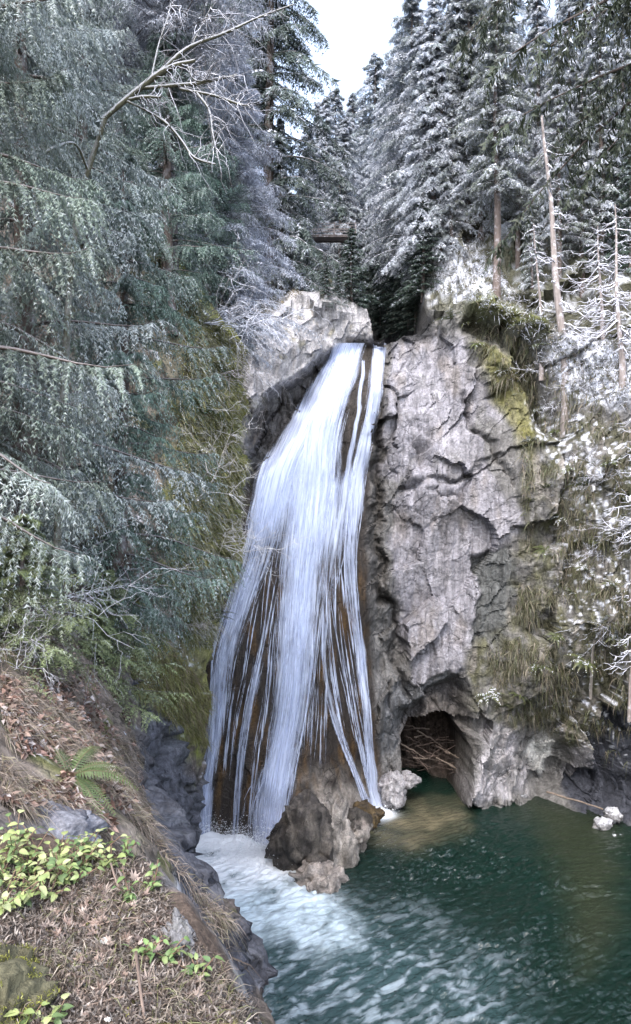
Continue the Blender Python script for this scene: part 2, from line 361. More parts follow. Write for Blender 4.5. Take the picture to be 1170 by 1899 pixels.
D = D0 + amp * (big * .8 + flute * 0.5 + flute2 * .2 + fa * 1.7 + fb * .24 + fc * .07 + fine * .08 + patch * (med - .5) * .25)
D -= outcrop * (0.5 + 0.5 * np.abs(fb)) - hollow * 1.3
D += cave * 7.0 + arch * (1 - cave) * 1.6 + dark1 * .5 + grey2 * .4 + rightdark * 1.0
D += 2.2 * np.exp(-(ovh_l / 22) ** 2) - 1.2 * np.exp(-(lip_l / 22) ** 2)
D += 1.1 * np.exp(-(cr1 / 9) ** 2) + .7 * np.exp(-(cr2 / 6) ** 2) + .9 * np.exp(-(cr3 / 7) ** 2) + .5 * np.exp(-(cr4 / 6) ** 2)
D += 1.3 * np.exp(-hole1 ** 2) + .8 * np.exp(-hole2 ** 2) - .9 * np.exp(-knob ** 2)
D += .22 * np.exp(-(fe / .03) ** 2) * amp * patch
DG = D.reshape(sh)
VV = np.stack([X + fbm(Q * .8, 3, 71) * .12 * (1 - fallzone), D, Z + fbm(Q * .8, 3, 77) * .12 * (1 - fallzone)], 1)
def lerp_grid(G, ax0, ax1, a, b):
    """bilinear: G[i1, i0] over axes ax0 (columns) and ax1 (rows)"""
    i = np.clip(np.searchsorted(ax0, a) - 1, 0, len(ax0) - 2); j = np.clip(np.searchsorted(ax1, b) - 1, 0, len(ax1) - 2)
    u = np.clip((a - ax0[i]) / (ax0[i + 1] - ax0[i]), 0, 1); v = np.clip((b - ax1[j]) / (ax1[j + 1] - ax1[j]), 0, 1)
    return (G[j, i] * (1 - u) + G[j, i + 1] * u) * (1 - v) + (G[j + 1, i] * (1 - u) + G[j + 1, i + 1] * u) * v
def Dat(x, z): return lerp_grid(DG, GX, GZ, np.asarray(x, float), np.asarray(z, float))
def march(hx, hy, steps, inside, lo):
    hx = np.atleast_1d(np.asarray(hx, float)); hy = np.atleast_1d(np.asarray(hy, float)); Y = np.full(hx.shape, np.nan); P_ = Y.copy(); todo = np.arange(len(hx)); prev = lo
    for s_ in steps:
        x = (hx[todo] - CX) / F * s_; z = EYE - (hy[todo] - CY) / F * s_; h = inside(x, np.full(x.shape, s_), z); Y[todo[h]] = s_; P_[todo[h]] = prev; todo = todo[~h]; prev = s_
        if not len(todo): break
    for _ in range(6):
        m = (Y + P_) / 2; h = inside((hx - CX) / F * np.nan_to_num(m, nan=lo), np.nan_to_num(m, nan=lo), EYE - (hy - CY) / F * np.nan_to_num(m, nan=lo)); Y = np.where(h, m, Y); P_ = np.where(h, P_, m)
    return np.stack([(hx - CX) / F * Y, Y, EYE - (hy - CY) / F * Y], 1)
def hit_cliff(hx, hy):
    """first point of the gorge wall along the sight lines"""
    return march(hx, hy, np.arange(30, 126, .35), lambda x, y, z: y >= Dat(x, z), 30.0)
# slope of the finished surface (up-facing ground carries snow and litter)
gz = np.gradient(DG, GZ, axis=0).ravel(); flat = sstep(.35, 1.3, gz)
t1 = fbm(Q * .9, 5, 81); t2 = fbm(Q * [1.6, 1.6, .35], 5, 91); t3 = fbm(Q * 3.1, 4, 95)
def mixc(c, new, w): return c * (1 - w[:, None]) + np.asarray(new)[None] * w[:, None]
C = np.tile(np.array([.13, .127, .125]), (len(X), 1))
stain = fbm(Q * [.5, .5, .22] + 5, 5, 83)
C = mixc(C, (.23, .225, .25), np.clip(pale * (0.95 + .5 * t1 + .4 * t2) * sstep(-.42, .02, stain + .22 * sstep(880, 960, py) + .12 * t1 - .45 * sstep(850, 960, wx) * sstep(1000, 900, py)), 0, 1))
vst = fbm(Q * [2.0, 1.0, .11] + 3, 5, 87); C = mixc(C, (.085, .08, .085), pale * sstep(.12, .42, vst) * .6)
C = mixc(C, (.20, .175, .155), pale * sstep(.12, .4, stain) * .45)
C = mixc(C, (.31, .30, .32), np.clip(np.maximum(paleb, palec) * (0.75 + 1.2 * t2), 0, 1)); C = mixc(C, (.35, .34, .35), outcrop * np.clip(.95 + t1 * .6, 0, 1))
C = mixc(C, (.20, .18, .11), outcrop * sstep(.1, .5, t1) * .7)
paled = M_([(972,1392),(1000,1352),(1032,1348),(1022,1400),(1012,1440),(990,1430)], 6, .5); C = mixc(C, (.42, .42, .41), paled * .9)
C = mixc(C, (.095, .10, .10), dark1 * .9); C = mixc(C, (.10, .105, .115), grey2 * .8)
mw = np.clip(mossr * (0.7 + 2.0 * t1 + 1.0 * t2), 0, 1); C = mixc(C, (.088, .087, .056), mw); C = mixc(C, (.22, .205, .19), mossr * sstep(.05, .3, t2) * .8)
C = mixc(C, (.26, .25, .24), mossr * sstep(.22, .42, t3) * .5)
C = mixc(C, (.12, .115, .035), olive * .7)
C = mixc(C, (.04, .044, .058), rightdark * .95)
C = mixc(C, (.10, .11, .035), np.exp(-(lip_l / 26) ** 2) * .9); C = mixc(C, (.05, .05, .035), np.exp(-(ovh_l / 20) ** 2) * .8)
wet = np.clip(hollow + fallzone + .8 * np.exp(-(cr1 / 16) ** 2) + sstep(2.2, .2, Z + t1 * 1.5), 0, 1)
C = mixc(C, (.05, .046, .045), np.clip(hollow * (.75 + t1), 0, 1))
C = mixc(C, (.030, .024, .02), fallzone * .95)
brown = fallzone * sstep(950, 1150, py) * np.clip(.15 + 2.4 * t2, 0, 1); C = mixc(C, (.08, .048, .021), brown)
C = mixc(C, (.27, .245, .22), fallzone * sstep(1400, 1500, py) * sstep(540, 580, px) * np.clip(.6 + t1 * 1.5, 0, 1))
C = mixc(C, (.06, .055, .05), .8 * np.exp(-(cr1 / 13) ** 2))
C = mixc(C, (.045, .032, .025), np.maximum(cave, arch * .5) * .9)  # cave and arch rock darkened, recess shade put into the colour
slotm = sstep(3.9, 4.6, X) * (1 - sstep(8.2, 9.4, X)) * sstep(32.0, 33.0, Z) * (1 - sstep(47, 52, Z)); C = mixc(C, (.03, .03, .032), slotm)  # wet slot rock darkened further, the gap's shade put into its colour
forest = sstep(0.3, 2.5, Z - np.interp(X, rw[:, 0], rw[:, 2])); C = mixc(C, (.07, .07, .045), forest * .9 * (1 - outcrop) * (1 - slotm))
snow = np.clip(flat * (0.0 + 2.0 * t1 + t3) * forest * (1 - slotm) + M_([(800,470),(880,450),(930,520),(880,560),(800,540)], 14) * (.55 + 1.5 * t3)
      + M_([(1010,640),(1080,610),(1180,640),(1180,760),(1060,740)], 16) * (.6 + 1.5 * t3) + M_([(985,740),(1050,740),(1140,900),(1170,1000),(1100,960),(1010,860)], 14) * (.0 + 2.2 * t3)
      + mossr * sstep(980, 1120, px) * sstep(.22, .34, t3 + .2 * flat) * .9, 0, 1)
C = mixc(C, (.72, .75, .84), snow)
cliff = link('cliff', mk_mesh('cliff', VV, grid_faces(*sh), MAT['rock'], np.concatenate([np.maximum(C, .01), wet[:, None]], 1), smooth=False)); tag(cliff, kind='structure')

# ------------------------------------------------------------------ near bank on the left: X = B(Y, Z)
bps = [(450,690,34),(446,850,34),(440,1050,34),(392,1230,34),(402,1320,34),(384,1420,34),(370,1530,34),(367,1640,34),(370,1710,34),(400,600,35),(330,520,35),(150,400,36),
 (185,1180,19),(250,1330,20),(268,1450,20),(298,1560,20),(360,1640,20),(440,1722,19),(452,1760,18.5),(462,1810,18),(150,1000,20),(50,800,20),(-150,600,20),(250,1060,24),(330,1000,28),(200,850,26),(300,1250,28),(330,1450,28),(340,1620,27),
 (150,1300,12),(232,1450,12),(290,1590,12),(390,1710,12),(470,1810,12),(480,1880,12.5),(0,1100,12),(-220,800,12),(60,1530,6.5),(200,1500,8.0),(260,1570,8),(330,1680,8),(420,1790,8),(0,1380,7.5),(-200,1200,7),(-200,1450,5.2),(100,1600,5.4),(500,1900,9)]
bw = np.array([at(*c) for c in bps]); extra = np.array([[-1.5, 20, 0.], [-1.2, 16, 2.], [-5.6, 34, 0.], [-9, 39, 10.], [-9, 39, 0.], [-9.5, 39, 28], [-4, 27, 0.], [-1., 10, 4.], [-.8, 8, 8.]])
bw = np.vstack([bw, extra]); bank = RBF(bw[:, [1, 2]], bw[:, 0], 0.08)
BY = np.geomspace(4.2, 42, 380); BZ = np.arange(-1, 36, 0.115)
YY, BZZ = np.meshgrid(BY, BZ); bsh = YY.shape; by, bz = YY.ravel(), BZZ.ravel(); B0 = bank(by, bz)
QB = np.stack([B0, by, bz], 1); ns = np.clip(by / 18, .25, 1)
fa, fe = facets(QB * .6 + fbm(QB * .6, 3, 160)[:, None] * .6, 161); fb, _ = facets(QB * 1.7 + fbm(QB * 1.2, 3, 162)[:, None] * .5, 163)
bqx = CX + F * B0 / by; bqy = CY + F * (EYE - bz) / by
rw_ = fbm(QB * .6, 4, 140) * 22
wall = sstep(-10, 10, poly_sd(bqx + rw_, bqy + rw_, [(195,1160),(240,1260),(290,1290),(350,1330),(385,1440),(380,1720),(345,1660),(300,1575),(268,1450),(245,1330)]))
face2 = sstep(-10, 10, poly_sd(bqx + rw_, bqy + rw_, [(385,1690),(460,1745),(475,1820),(430,1860),(395,1790)]))
wall = np.clip(wall + face2 + sstep(8.5, 5.5, bz + rw_ * .05) * sstep(13, 17, by), 0, 1)
BX = B0 + ns * (fbm(QB * .35, 4, 120) * .9 + fa * (.35 + .4 * wall) + fb * (.12 + .14 * wall) + fbm(QB * 1.6, 4, 130) * .2)
BX -= .45 * sstep(14, 24, by) * sstep(16, 10, bz) + .15 * sstep(24, 30, by)
BG = BX.reshape(bsh)
VB = np.stack([BX, by + fbm(QB * .7, 3, 150) * .3 * ns, bz + fbm(QB * .7, 3, 155) * .3 * ns], 1)
t1 = fbm(QB * .9, 5, 181); t2 = fbm(QB * 2.2, 5, 191); t3 = fbm(QB * 5, 3, 195)
C = np.tile(np.array([.125, .105, .09]), (len(by), 1)); C = mixc(C, (.2, .17, .15), sstep(-.1, .4, t2) * .8); mp = fbm(QB * .8 + 9, 4, 186); C = mixc(C, (.13, .14, .045), sstep(.12, .4, mp) * .8)
C = mixc(C, (.07, .058, .045), sstep(.05, .4, t1) * .7)
mossb = sstep(-14, 14, poly_sd(bqx + rw_, bqy + rw_, [(185,1090),(250,1070),(300,1240),(400,1290),(410,1420),(350,1370),(280,1290),(220,1200)]))
edge = sstep(27, 32, by) * sstep(9, 13, bz)
C = mixc(C, (.17, .19, .04), np.clip(mossb * (.55 + 1.6 * t2), 0, 1)); C = mixc(C, (.17, .17, .07), edge * np.clip(.7 + t2, 0, 1))
nose = np.exp(-((by - 33.6) / 1.3) ** 2) * sstep(10, 14, bz); C = mixc(C, (.26, .26, .05), nose * np.clip(.5 + 1.6 * t2, 0, 1))
C = mixc(C, (.085, .09, .11), wall * .92); C = mixc(C, (.17, .175, .19), wall * sstep(.1, .4, t2) * .6)
C = mixc(C, (.2, .2, .22), sstep(.5, 0, np.hypot((bqx - 60) / 110, (bqy - 1535) / 50)) * 1.0)
bt = fbm(QB * [1.2, .5, 1.2], 3, 199); C = mixc(C, (.6, .62, .68), sstep(.34, .46, t2 + .35 * bt) * (1 - wall) * sstep(5, 9, by) * .75)
hill = link('hillside', mk_mesh('hillside', VB, grid_faces(*bsh)[:, ::-1], MAT['earth'], np.concatenate([np.maximum(C, .01), wall[:, None] * .55], 1))); tag(hill, kind='structure')
def Bat(y, z): return lerp_grid(BG, BY, BZ, np.asarray(y, float), np.asarray(z, float))
def bank_top(x, y):
    """height of the bank's surface at x, y: the highest z still under the ground"""
    zz = np.arange(35.5, -1, -.1); b = Bat(np.full(zz.shape, y), zz); i = np.argmax(b >= x); return float(zz[i])
def hit_bank(hx, hy):
    return march(hx, hy, np.geomspace(4.3, 41, 220), lambda x, y, z: x <= Bat(y, z), 4.25)

# ------------------------------------------------------------------ the ledge underfoot: Z = L(X, Y)
LX = np.arange(-5.5, 1.4, .027); LY = np.geomspace(1.5, 7.0, 220)
XX, YY = np.meshgrid(LX, LY); lsh = XX.shape; lx, ly = XX.ravel(), YY.ravel()
def ledge_height(lx, ly):
    q = np.stack([lx, ly, np.zeros_like(lx)], 1)
    ed = -1.13 + (5 - ly) * .49 + fbm(q * 1.3, 4, 211) * .22
    drop = np.maximum(lx - ed, 0); far = np.maximum(ly - 5.15 - fbm(q * 1.1 + 7, 3, 219) * .2, 0)
    z = EYE - 2.33 - .05 * (ly - 4) - .10 * (lx + 2) + fbm(q * .9, 4, 201) * .14 + fbm(q * 4, 4, 205) * .045
    z = z - 1.15 * drop - 1.0 * np.minimum(drop, .8) ** 2 - .9 * np.maximum(far, 0) - .5 * np.maximum(far - .4, 0)
    fr, _ = facets(q * 2.2, 230); z = z + fr * .10 * sstep(-.05, .25, lx - ed)
    return z, lx - ed, far
lz, ldrop, lfar = ledge_height(lx, ly); QL = np.stack([lx, ly, lz], 1)
t1 = fbm(QL * 2.2, 5, 241); t2 = fbm(QL * 9, 4, 245); t3 = fbm(QL * 1.1, 3, 249)
C = np.tile(np.array([.095, .072, .058]), (len(lx), 1)); C = mixc(C, (.20, .14, .11), sstep(0, .45, t2 + .4 * t1) * .8); C = mixc(C, (.04, .033, .03), sstep(.05, .4, t1 - .2 * t2))
C = mixc(C, (.24, .235, .24), sstep(-.12, .1, ldrop) * sstep(.75, .4, ldrop) * np.clip(.45 + 2.2 * t1, 0, 1)); C = mixc(C, (.10, .10, .10), sstep(.5, .9, ldrop))
C = mixc(C, (.2, .2, .04), sstep(.28, .5, t3 + .5 * t2) * .5)
ledge = link('ledge', mk_mesh('ledge', QL, grid_faces(*lsh), MAT['ledge'], np.concatenate([np.maximum(C, .01), np.zeros((len(lx), 1))], 1))); tag(ledge, kind='structure')
LG = lz.reshape(lsh)
def hit_ledge(hx, hy):
    return march(hx, hy, np.arange(1.6, 7, .06), lambda x, y, z: z <= lerp_grid(LG, LX, LY, x, y), 1.5)

# ------------------------------------------------------------------ the pool
WX = axis(-9, -6, 14, 40, .075, .5); WY = axis(6, 26, 51, 66, .08, .6)
XX, YY = np.meshgrid(WX, WY); wsh = XX.shape; x, y = XX.ravel(), YY.ravel()
ppx = CX + F * x / y; ppy = CY + F * EYE / y
Q = np.stack([x, y, np.zeros_like(x)], 1)
warp = fbm(Q * .5, 4, 301) * 28; warp2 = fbm(Q * .5 + 30, 4, 305) * 22
foam = sstep(-26, 30, poly_sd(ppx + warp, ppy + warp2, [(330,1500),(400,1520),(470,1575),(545,1600),(600,1670),(640,1720),(700,1760),(640,1775),(540,1730),(470,1720),(330,1700)]))
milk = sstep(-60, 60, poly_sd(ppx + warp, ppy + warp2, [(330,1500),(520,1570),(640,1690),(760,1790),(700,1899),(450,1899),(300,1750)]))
foam2 = sstep(10, -14, np.hypot((ppx - 708) / 1.5, (ppy - 1504)) - 14)
calm = sstep(1600, 1480, ppy) * (1 - foam)
chop = (1 - .75 * calm) * (1 + 1.2 * foam)
wd = Q @ np.array([[.8, .45, 0], [-.45, .8, 0], [0, 0, 1]]).T
gust = .55 + .9 * sstep(-.3, .35, fbm(Q * [.16, .22, 1], 3, 312))
w1 = 1 - np.abs(fbm(wd * [.6, 2.4, 1] + fbm(Q * .35, 3, 311)[:, None] * .8, 4, 315)) * 2.6; w2 = fbm(wd * [1.3, 4.6, 1] + fbm(Q * .8, 2, 313)[:, None] * .6, 4, 321); w3 = fbm(Q * 4.3, 3, 331)
wz = chop * gust * (.13 * w1 + .15 * w2 + .015 * w3) * (1 - .6 * foam) - .1 + foam * (.12 + .10 * fbm(Q * [.9, .9, 1], 4, 341)) + foam2 * .1
churn = sum(np.exp(-((x - c[0]) / c[2]) ** 2 - ((y - c[1]) / c[3]) ** 2) for c in [(at(490, 0, 40.4)[0], 40.2, 1.3, .9), (at(380, 0, 43.3)[0], 43.0, .9, .7), (at(437, 0, 42.8)[0], 42.4, .7, .6), (at(704, 0, 46.8)[0], 46.5, .8, .5)])
wz = wz + churn * (.22 + .35 * np.abs(fbm(Q * 2.6, 4, 345)))
t1 = fbm(Q * .6, 5, 351); t2 = fbm(wd * [.9, 3.0, 1] + fbm(Q * .7, 3, 363)[:, None] * 1.2, 5, 361); t3 = fbm(Q * 2.2 + fbm(Q * 1.1, 3, 373)[:, None] * 1.2, 4, 371)
C = np.tile(np.array([.004, .0155, .0115]), (len(x), 1))
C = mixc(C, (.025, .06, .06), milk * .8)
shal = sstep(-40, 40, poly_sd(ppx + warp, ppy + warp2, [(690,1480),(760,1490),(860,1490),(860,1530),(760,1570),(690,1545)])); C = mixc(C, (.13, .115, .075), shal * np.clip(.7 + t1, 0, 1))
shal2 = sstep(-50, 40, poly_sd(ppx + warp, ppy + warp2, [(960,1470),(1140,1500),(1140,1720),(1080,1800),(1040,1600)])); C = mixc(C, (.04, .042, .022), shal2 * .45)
sky_sheen = sstep(-110, 90, poly_sd(ppx + warp * 2, ppy + warp2 * 2, [(440,1760),(640,1720),(760,1730),(900,1800),(960,1920),(420,1920)])); C = mixc(C, (.035, .07, .075), sky_sheen * .7); C = mixc(C, (.40, .47, .54), sky_sheen * sstep(-.05, .35, t2 + .45 * t1) * .55)  # pale sky reflection along the ripple crests, painted into the water colour
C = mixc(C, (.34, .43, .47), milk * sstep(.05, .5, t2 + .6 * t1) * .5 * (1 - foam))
foam = sstep(-70, 45, poly_sd(ppx + warp * 1.6, ppy + warp2 * 1.6, [(330,1500),(400,1520),(470,1575),(545,1600),(600,1670),(650,1730),(600,1750),(520,1720),(450,1720),(330,1720)]))
fw = np.clip(foam * (1.0 + .9 * t3 + 1.3 * t1) * sstep(0, .5, foam) + foam2 + churn, 0, 1); C = mixc(C, (.56, .68, .76), fw * .9); C = mixc(C, (.82, .85, .88), fw * sstep(1690, 1600, ppy + warp))
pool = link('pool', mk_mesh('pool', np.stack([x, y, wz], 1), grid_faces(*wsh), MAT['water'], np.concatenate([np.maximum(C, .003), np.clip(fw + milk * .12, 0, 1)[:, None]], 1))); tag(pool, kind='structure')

# ------------------------------------------------------------------ the waterfall: strands that follow the rock
strand_px = {
 'main':  [(652,636,30,1),(645,650,32,1.1),(628,700,36,1.1),(594,800,46,1.1),(582,900,52,1.05),(568,1000,50,1.05),(556,1100,46,1),(549,1200,44,1),(540,1300,37,1.05),(522,1400,35,1.08),(504,1500,36,1.05),(490,1600,28,1.15)],
 'sliver': [(674,664,3,.9),(672,700,4,.9),(664,760,4,.85),(652,830,5,.9),(640,900,6,.9)],
 'left':  [(636,646,14,1),(600,708,22,1.05),(560,790,30,1.15),(520,870,46,1.2),(500,940,42,1.1),(480,1020,36,.95),(445,1120,32,.95),(414,1220,28,.95),(404,1310,22,1),(396,1380,16,1),(384,1450,13,1.05),(378,1550,14,1.1)],
 'mid':   [(540,900,36,.8),(525,1000,30,.7),(505,1100,20,.6),(488,1190,9,.75),(470,1270,10,.9),(456,1350,10,.95),(444,1440,8,.9),(436,1550,7,.9)],
 'veil':  [(702,636,13,1.0),(700,680,14,1.05),(694,740,15,1.0),(680,810,15,.95),(664,885,18,1.0),(655,960,18,.9),(649,1030,15,.95),(655,1110,11,.95),(667,1210,9,1.05),(678,1300,9,1.05),(686,1390,9,1.1),(693,1460,11,1.15),(706,1506,20,1.2)],
 'inner': [(640,860,20,.8),(625,960,34,.9),(612,1050,30,.8),(602,1140,14,.75),(600,1220,8,.8),(612,1300,7,.9),(634,1370,7,.9),(658,1430,7,.9),(678,1480,9,1),(688,1505,8,1)],
 'fan':   [(630,960,18,.6),(628,1060,24,.55),(636,1150,26,.5),(650,1240,24,.48),(664,1330,18,.5),(676,1400,12,.7),(688,1470,8,.7)],
 'trickle': [(575,1190,26,.62),(578,1280,30,.62),(580,1360,32,.6),(578,1430,30,.5),(574,1490,26,.45)],
 'side':  [(574,1310,8,.6),(562,1380,6,.6),(550,1440,5,.6),(540,1490,5,.6),(522,1560,6,.6)],
 'ragged': [(520,1380,26,.6),(488,1440,24,.72),(470,1500,24,.75),(468,1570,20,.8)],
 'seep':  [(440,1180,18,.55),(424,1260,16,.6),(418,1340,14,.55),(412,1430,12,.5),(408,1530,10,.5)],
}
fall = link('waterfall', None, loc=at(545, 1590, 41)); tag(fall, 'tall white waterfall fanning down the rock face into the green pool', 'waterfall')
off0 = np.array(fall.location)
DS = DG.copy()
for _ in range(30):
    DS[1:-1, 1:-1] = (DS[1:-1, 1:-1] * 2 + DS[:-2, 1:-1] + DS[2:, 1:-1] + DS[1:-1, :-2] + DS[1:-1, 2:]) / 6
seed = 0
for nm, pts in strand_px.items():
    for layer in range(2 if nm in ('main', 'left') else 1):
        m = 200; sp = smooth_path(pts, m); seed += 7
        nc = int(np.clip(np.max(sp[:, 2]) * 1.1, 12, 60)); u = np.linspace(-1, 1, nc)
        gx = sp[:, 0:1] + u[None] * (sp[:, 2:3] * 1.05 + 1) * (1 if layer == 0 else .85); gy = np.repeat(sp[:, 1:2], nc, 1)
        jag = fbm(np.stack([gy.ravel() * .012, np.zeros(gy.size) + seed, np.zeros(gy.size)], 1), 3, seed).reshape(gy.shape)
        gx = gx + jag * 9 * np.abs(u)[None]
        hx, hy = gx.ravel(), gy.ravel(); Y = np.full(hx.shape, 45.0)
        for _ in range(14):
            Y = .5 * Y + .5 * np.clip(lerp_grid(DS, GX, GZ, (hx - CX) / F * Y, EYE - (hy - CY) / F * Y), 38, 54)
        lump = fbm(np.stack([hx * .06, hy * .008, np.zeros_like(hx) + seed], 1), 4, seed + 50)
        arch_ = (1 - np.tile(u, m) ** 2) * np.repeat(np.clip(sp[:, 2] / 60, .12, .6), nc)
        Y = np.minimum(Y, Dat((hx - CX) / F * Y, EYE - (hy - CY) / F * Y) + .12) - .10 - .22 * arch_ - .14 * np.abs(lump) - .12 * layer
        V = np.stack([(hx - CX) / F * Y, Y, np.maximum(EYE - (hy - CY) / F * Y, -.15)], 1)
        ln = np.concatenate([[0], np.cumsum(np.hypot(np.diff(sp[:, 0]), np.diff(sp[:, 1])))]) / 28.0
        uv = np.stack([hx / 28.0 - np.repeat(sp[:, 0], nc) / 28.0 * .85 + seed * 3.1, np.repeat(ln, nc) + seed], 1)
        dens = (np.repeat(sp[:, 3], nc) - (.07 if nm == 'main' else .17) * sstep(900, 1060, hy)) * (1 - .75 * np.tile(np.abs(u), m) ** 2.4) - (.18 if layer else 0)
        endf = sstep(0, .05, np.repeat(np.linspace(0, 1, m), nc)); dens = dens * (.5 + .5 * endf) if nm not in ('main', 'left', 'veil') else dens
        cc = np.tile(np.array([.70, .77, .93]), (len(V), 1))
        link('water_strand', mk_mesh('water_strand', V - off0, grid_faces(m, nc), MAT['fall'], np.concatenate([cc, dens[:, None]], 1), uv), fall)

# single threads of water between and inside the strands
guides = {k: [(a, b, w) for a, b, w, _ in v] for k, v in strand_px.items() if k in ('main', 'left', 'mid', 'veil', 'inner', 'fan', 'ragged')}
guides.update(g1=[(605,1010,8),(590,1150,12),(575,1300,14),(560,1450,14)], g2=[(612,1030,10),(612,1150,12),(628,1280,12),(652,1400,12),(674,1470,8)], g3=[(622,1030,10),(634,1150,12),(652,1280,12),(670,1380,10),(686,1460,6)], g4=[(598,1040,10),(594,1180,14),(592,1300,16),(586,1440,18)],
              g5=[(490,1040,10),(464,1150,12),(446,1260,12),(430,1350,10),(418,1450,10)], g6=[(525,1060,12),(508,1180,12),(496,1300,12),(478,1420,14),(464,1550,10)], g7=[(645,900,10),(640,980,12),(640,1100,14),(655,1220,12),(672,1350,8)])
q = np.random.default_rng(404); TV, TT, TC, TU, tn = [], [], [], [], 0
for nm, pts in guides.items():
    m = 70; sp0 = smooth_path(pts, 200); span = abs(pts[-1][1] - pts[0][1])
    for k in range(int({'main': 26, 'left': 18, 'mid': 11, 'veil': 10, 'inner': 13, 'fan': 18, 'ragged': 9}.get(nm, 12))):
        t0 = q.uniform(0, .75); t1_ = min(1, t0 + q.uniform(.18, .7)); t = np.linspace(t0, t1_, m); sp = np.stack([np.interp(t, np.linspace(0, 1, 200), sp0[:, c]) for c in range(3)], 1)
        off = q.uniform(-.95, .95) + .12 * np.sin(t * q.uniform(4, 12) + q.uniform(0, 6)); cx_ = sp[:, 0] + off * sp[:, 2]; hw = q.choice([.9, 1.3, 2.0, 3.6]) * np.sin(np.pi * np.linspace(.02, 1, m)) ** .5 * (1 + .3 * np.sin(t * 40 + k))
        hx = np.stack([cx_ - hw, cx_, cx_ + hw], 1).ravel(); hy = np.repeat(sp[:, 1], 3); Y = np.full(hx.shape, 45.0)
        for _ in range(12): Y = .5 * Y + .5 * np.clip(lerp_grid(DS, GX, GZ, (hx - CX) / F * Y, EYE - (hy - CY) / F * Y), 38, 54)
        Y = np.minimum(Y, Dat((hx - CX) / F * Y, EYE - (hy - CY) / F * Y) + .1) - q.uniform(.10, .30)
        TV.append(np.stack([(hx - CX) / F * Y, Y, np.maximum(EYE - (hy - CY) / F * Y, -.1)], 1)); TT.append(grid_faces(m, 3) + tn); tn += 3 * m
        cc = np.tile(np.array([.74, .80, .94, 1.0]) * q.uniform(.9, 1.08), (3 * m, 1)); cc[:, 3] = np.tile([.25, .9, .25], m) * np.repeat(.55 + .45 * np.sin(np.pi * np.linspace(.03, .97, m)), 3); TC.append(cc); TU.append(np.stack([hx / 28. + k, hy / 28. + k], 1))
th = link('water_threads', mk_mesh('water_threads', np.concatenate(TV) - off0, np.concatenate(TT), MAT['fall'], np.concatenate(TC), np.concatenate(TU)), fall); tag(th, kind='stuff')

# ------------------------------------------------------------------ rocks lying at the fall and on the bank
def make_rock(seed, rough=.3, sub=5):
    bm = bmesh.new(); bmesh.ops.create_icosphere(bm, subdivisions=sub, radius=1.0)
    V = np.array([v.co[:] for v in bm.verts]); T = np.array([[v.index for v in f.verts] for f in bm.faces]); bm.free()
    f1, _ = facets(V * 1.3 + seed * 3.7, seed); f2, e2 = facets(V * 3.1 + seed, seed + 1)
    r = 1 + rough * (f1 * 1.3 + f2 * .5) + fbm(V * 1.4 + seed, 4, seed + 2) * .16 + fbm(V * 6 + seed, 4, seed + 3) * .03
    return V * r[:, None], T
def add_rock(name, label, cat, loc, size, seed, c1, c2=None, wet=0.0, mat='stone', rotz=0.0, group=None, sub=5, topc=None, rough=.3):
    V, T = make_rock(seed, rough, sub=sub); n = fbm(V * 2.2 + seed, 4, seed + 9)
    C = np.tile(np.array(c1, float), (len(V), 1))
    if c2 is not None: C = mixc(C, c2, sstep(-.15, .25, n))
    if topc is not None: C = mixc(C, topc, sstep(.35, .7, V[:, 2] + n * .8))
    w = np.full((len(V), 1), wet)
    o = link(name, mk_mesh(name, V * np.array(size), T, MAT[mat], np.concatenate([C, w], 1)), loc=loc, rot=(0, 0, rotz))
    return tag(o, label, cat, group)
add_rock('boulder', 'black wet boulder at the foot of the main plume', 'boulder', at(566, 1565, 39.6), (1.75, 1.5, 2.35), 3, (.05, .045, .042), (.13, .115, .10), .6, rough=.28)
add_rock('boulder', 'pale slanting slab of rock beside the black wet boulder', 'boulder', at(618, 1570, 40.6), (1.25, 1.3, 2.3), 5, (.30, .275, .25), (.17, .155, .14), .3, rough=.3)
add_rock('boulder', 'round dark-topped boulder between the pale slab and the pool', 'boulder', at(646, 1545, 41.6), (1.2, 1.1, 1.35), 8, (.22, .19, .17), (.36, .33, .30), .5, topc=(.05, .045, .04))
add_rock('boulder', 'low tan boulder at the waterline below the black wet boulder', 'boulder', at(592, 1635, 37.9), (1.25, 1.1, 1.0), 12, (.34, .30, .27), (.2, .18, .165), .3)
add_rock('boulder', 'pale grey block where the right strand lands', 'boulder', at(727, 1466, 47.2), (.85, .8, 1.15), 16, (.33, .32, .33), (.22, .21, .22), .2)
add_rock('boulder', 'small pale wedge of rock in the cave mouth', 'boulder', at(756, 1446, 48.6), (.75, .7, .5), 19, (.33, .32, .33), (.22, .21, .22), .2)
add_rock('boulder', 'brown algae-stained rock at the landing of the right strand', 'boulder', at(672, 1516, 44.6), (1.1, .8, .8), 21, (.085, .06, .03), (.06, .048, .035), .8)
for i, (a_, b_, d_, sz, lab) in enumerate([(1118,1530,44.6,(.55,.5,.42),'snow-capped white stone at the shaded end of the pool'), (1136,1512,45.2,(.5,.5,.4),'white stone behind the snow-capped stone by the dark wall'), (1142,1555,43.6,(.4,.4,.3),'grey stone in the water beside the snow-capped stone'),
        (960,1476,49.2,(.55,.4,.22),'flat white stone awash under the fluted rock foot'), (1048,1474,49.4,(.4,.35,.25),'small white stone awash under the dark wall')]):
    add_rock('stone', lab, 'rock', at(a_, b_, d_), sz, 30 + i, (.2, .2, .21), (.12, .115, .115), .3, sub=5, topc=(.4, .41, .44), rough=.35)
mossy = add_rock('boulder', 'mossy dark rock half buried in the ledge soil', 'boulder', (at(30, 1830, 3.3) + np.array([-.12, 0, -.36])), (.30, .5, .36), 50, (.075, .065, .06), (.13, .115, .10), 0, 'snowrock', topc=(.10, .095, .06), sub=6)
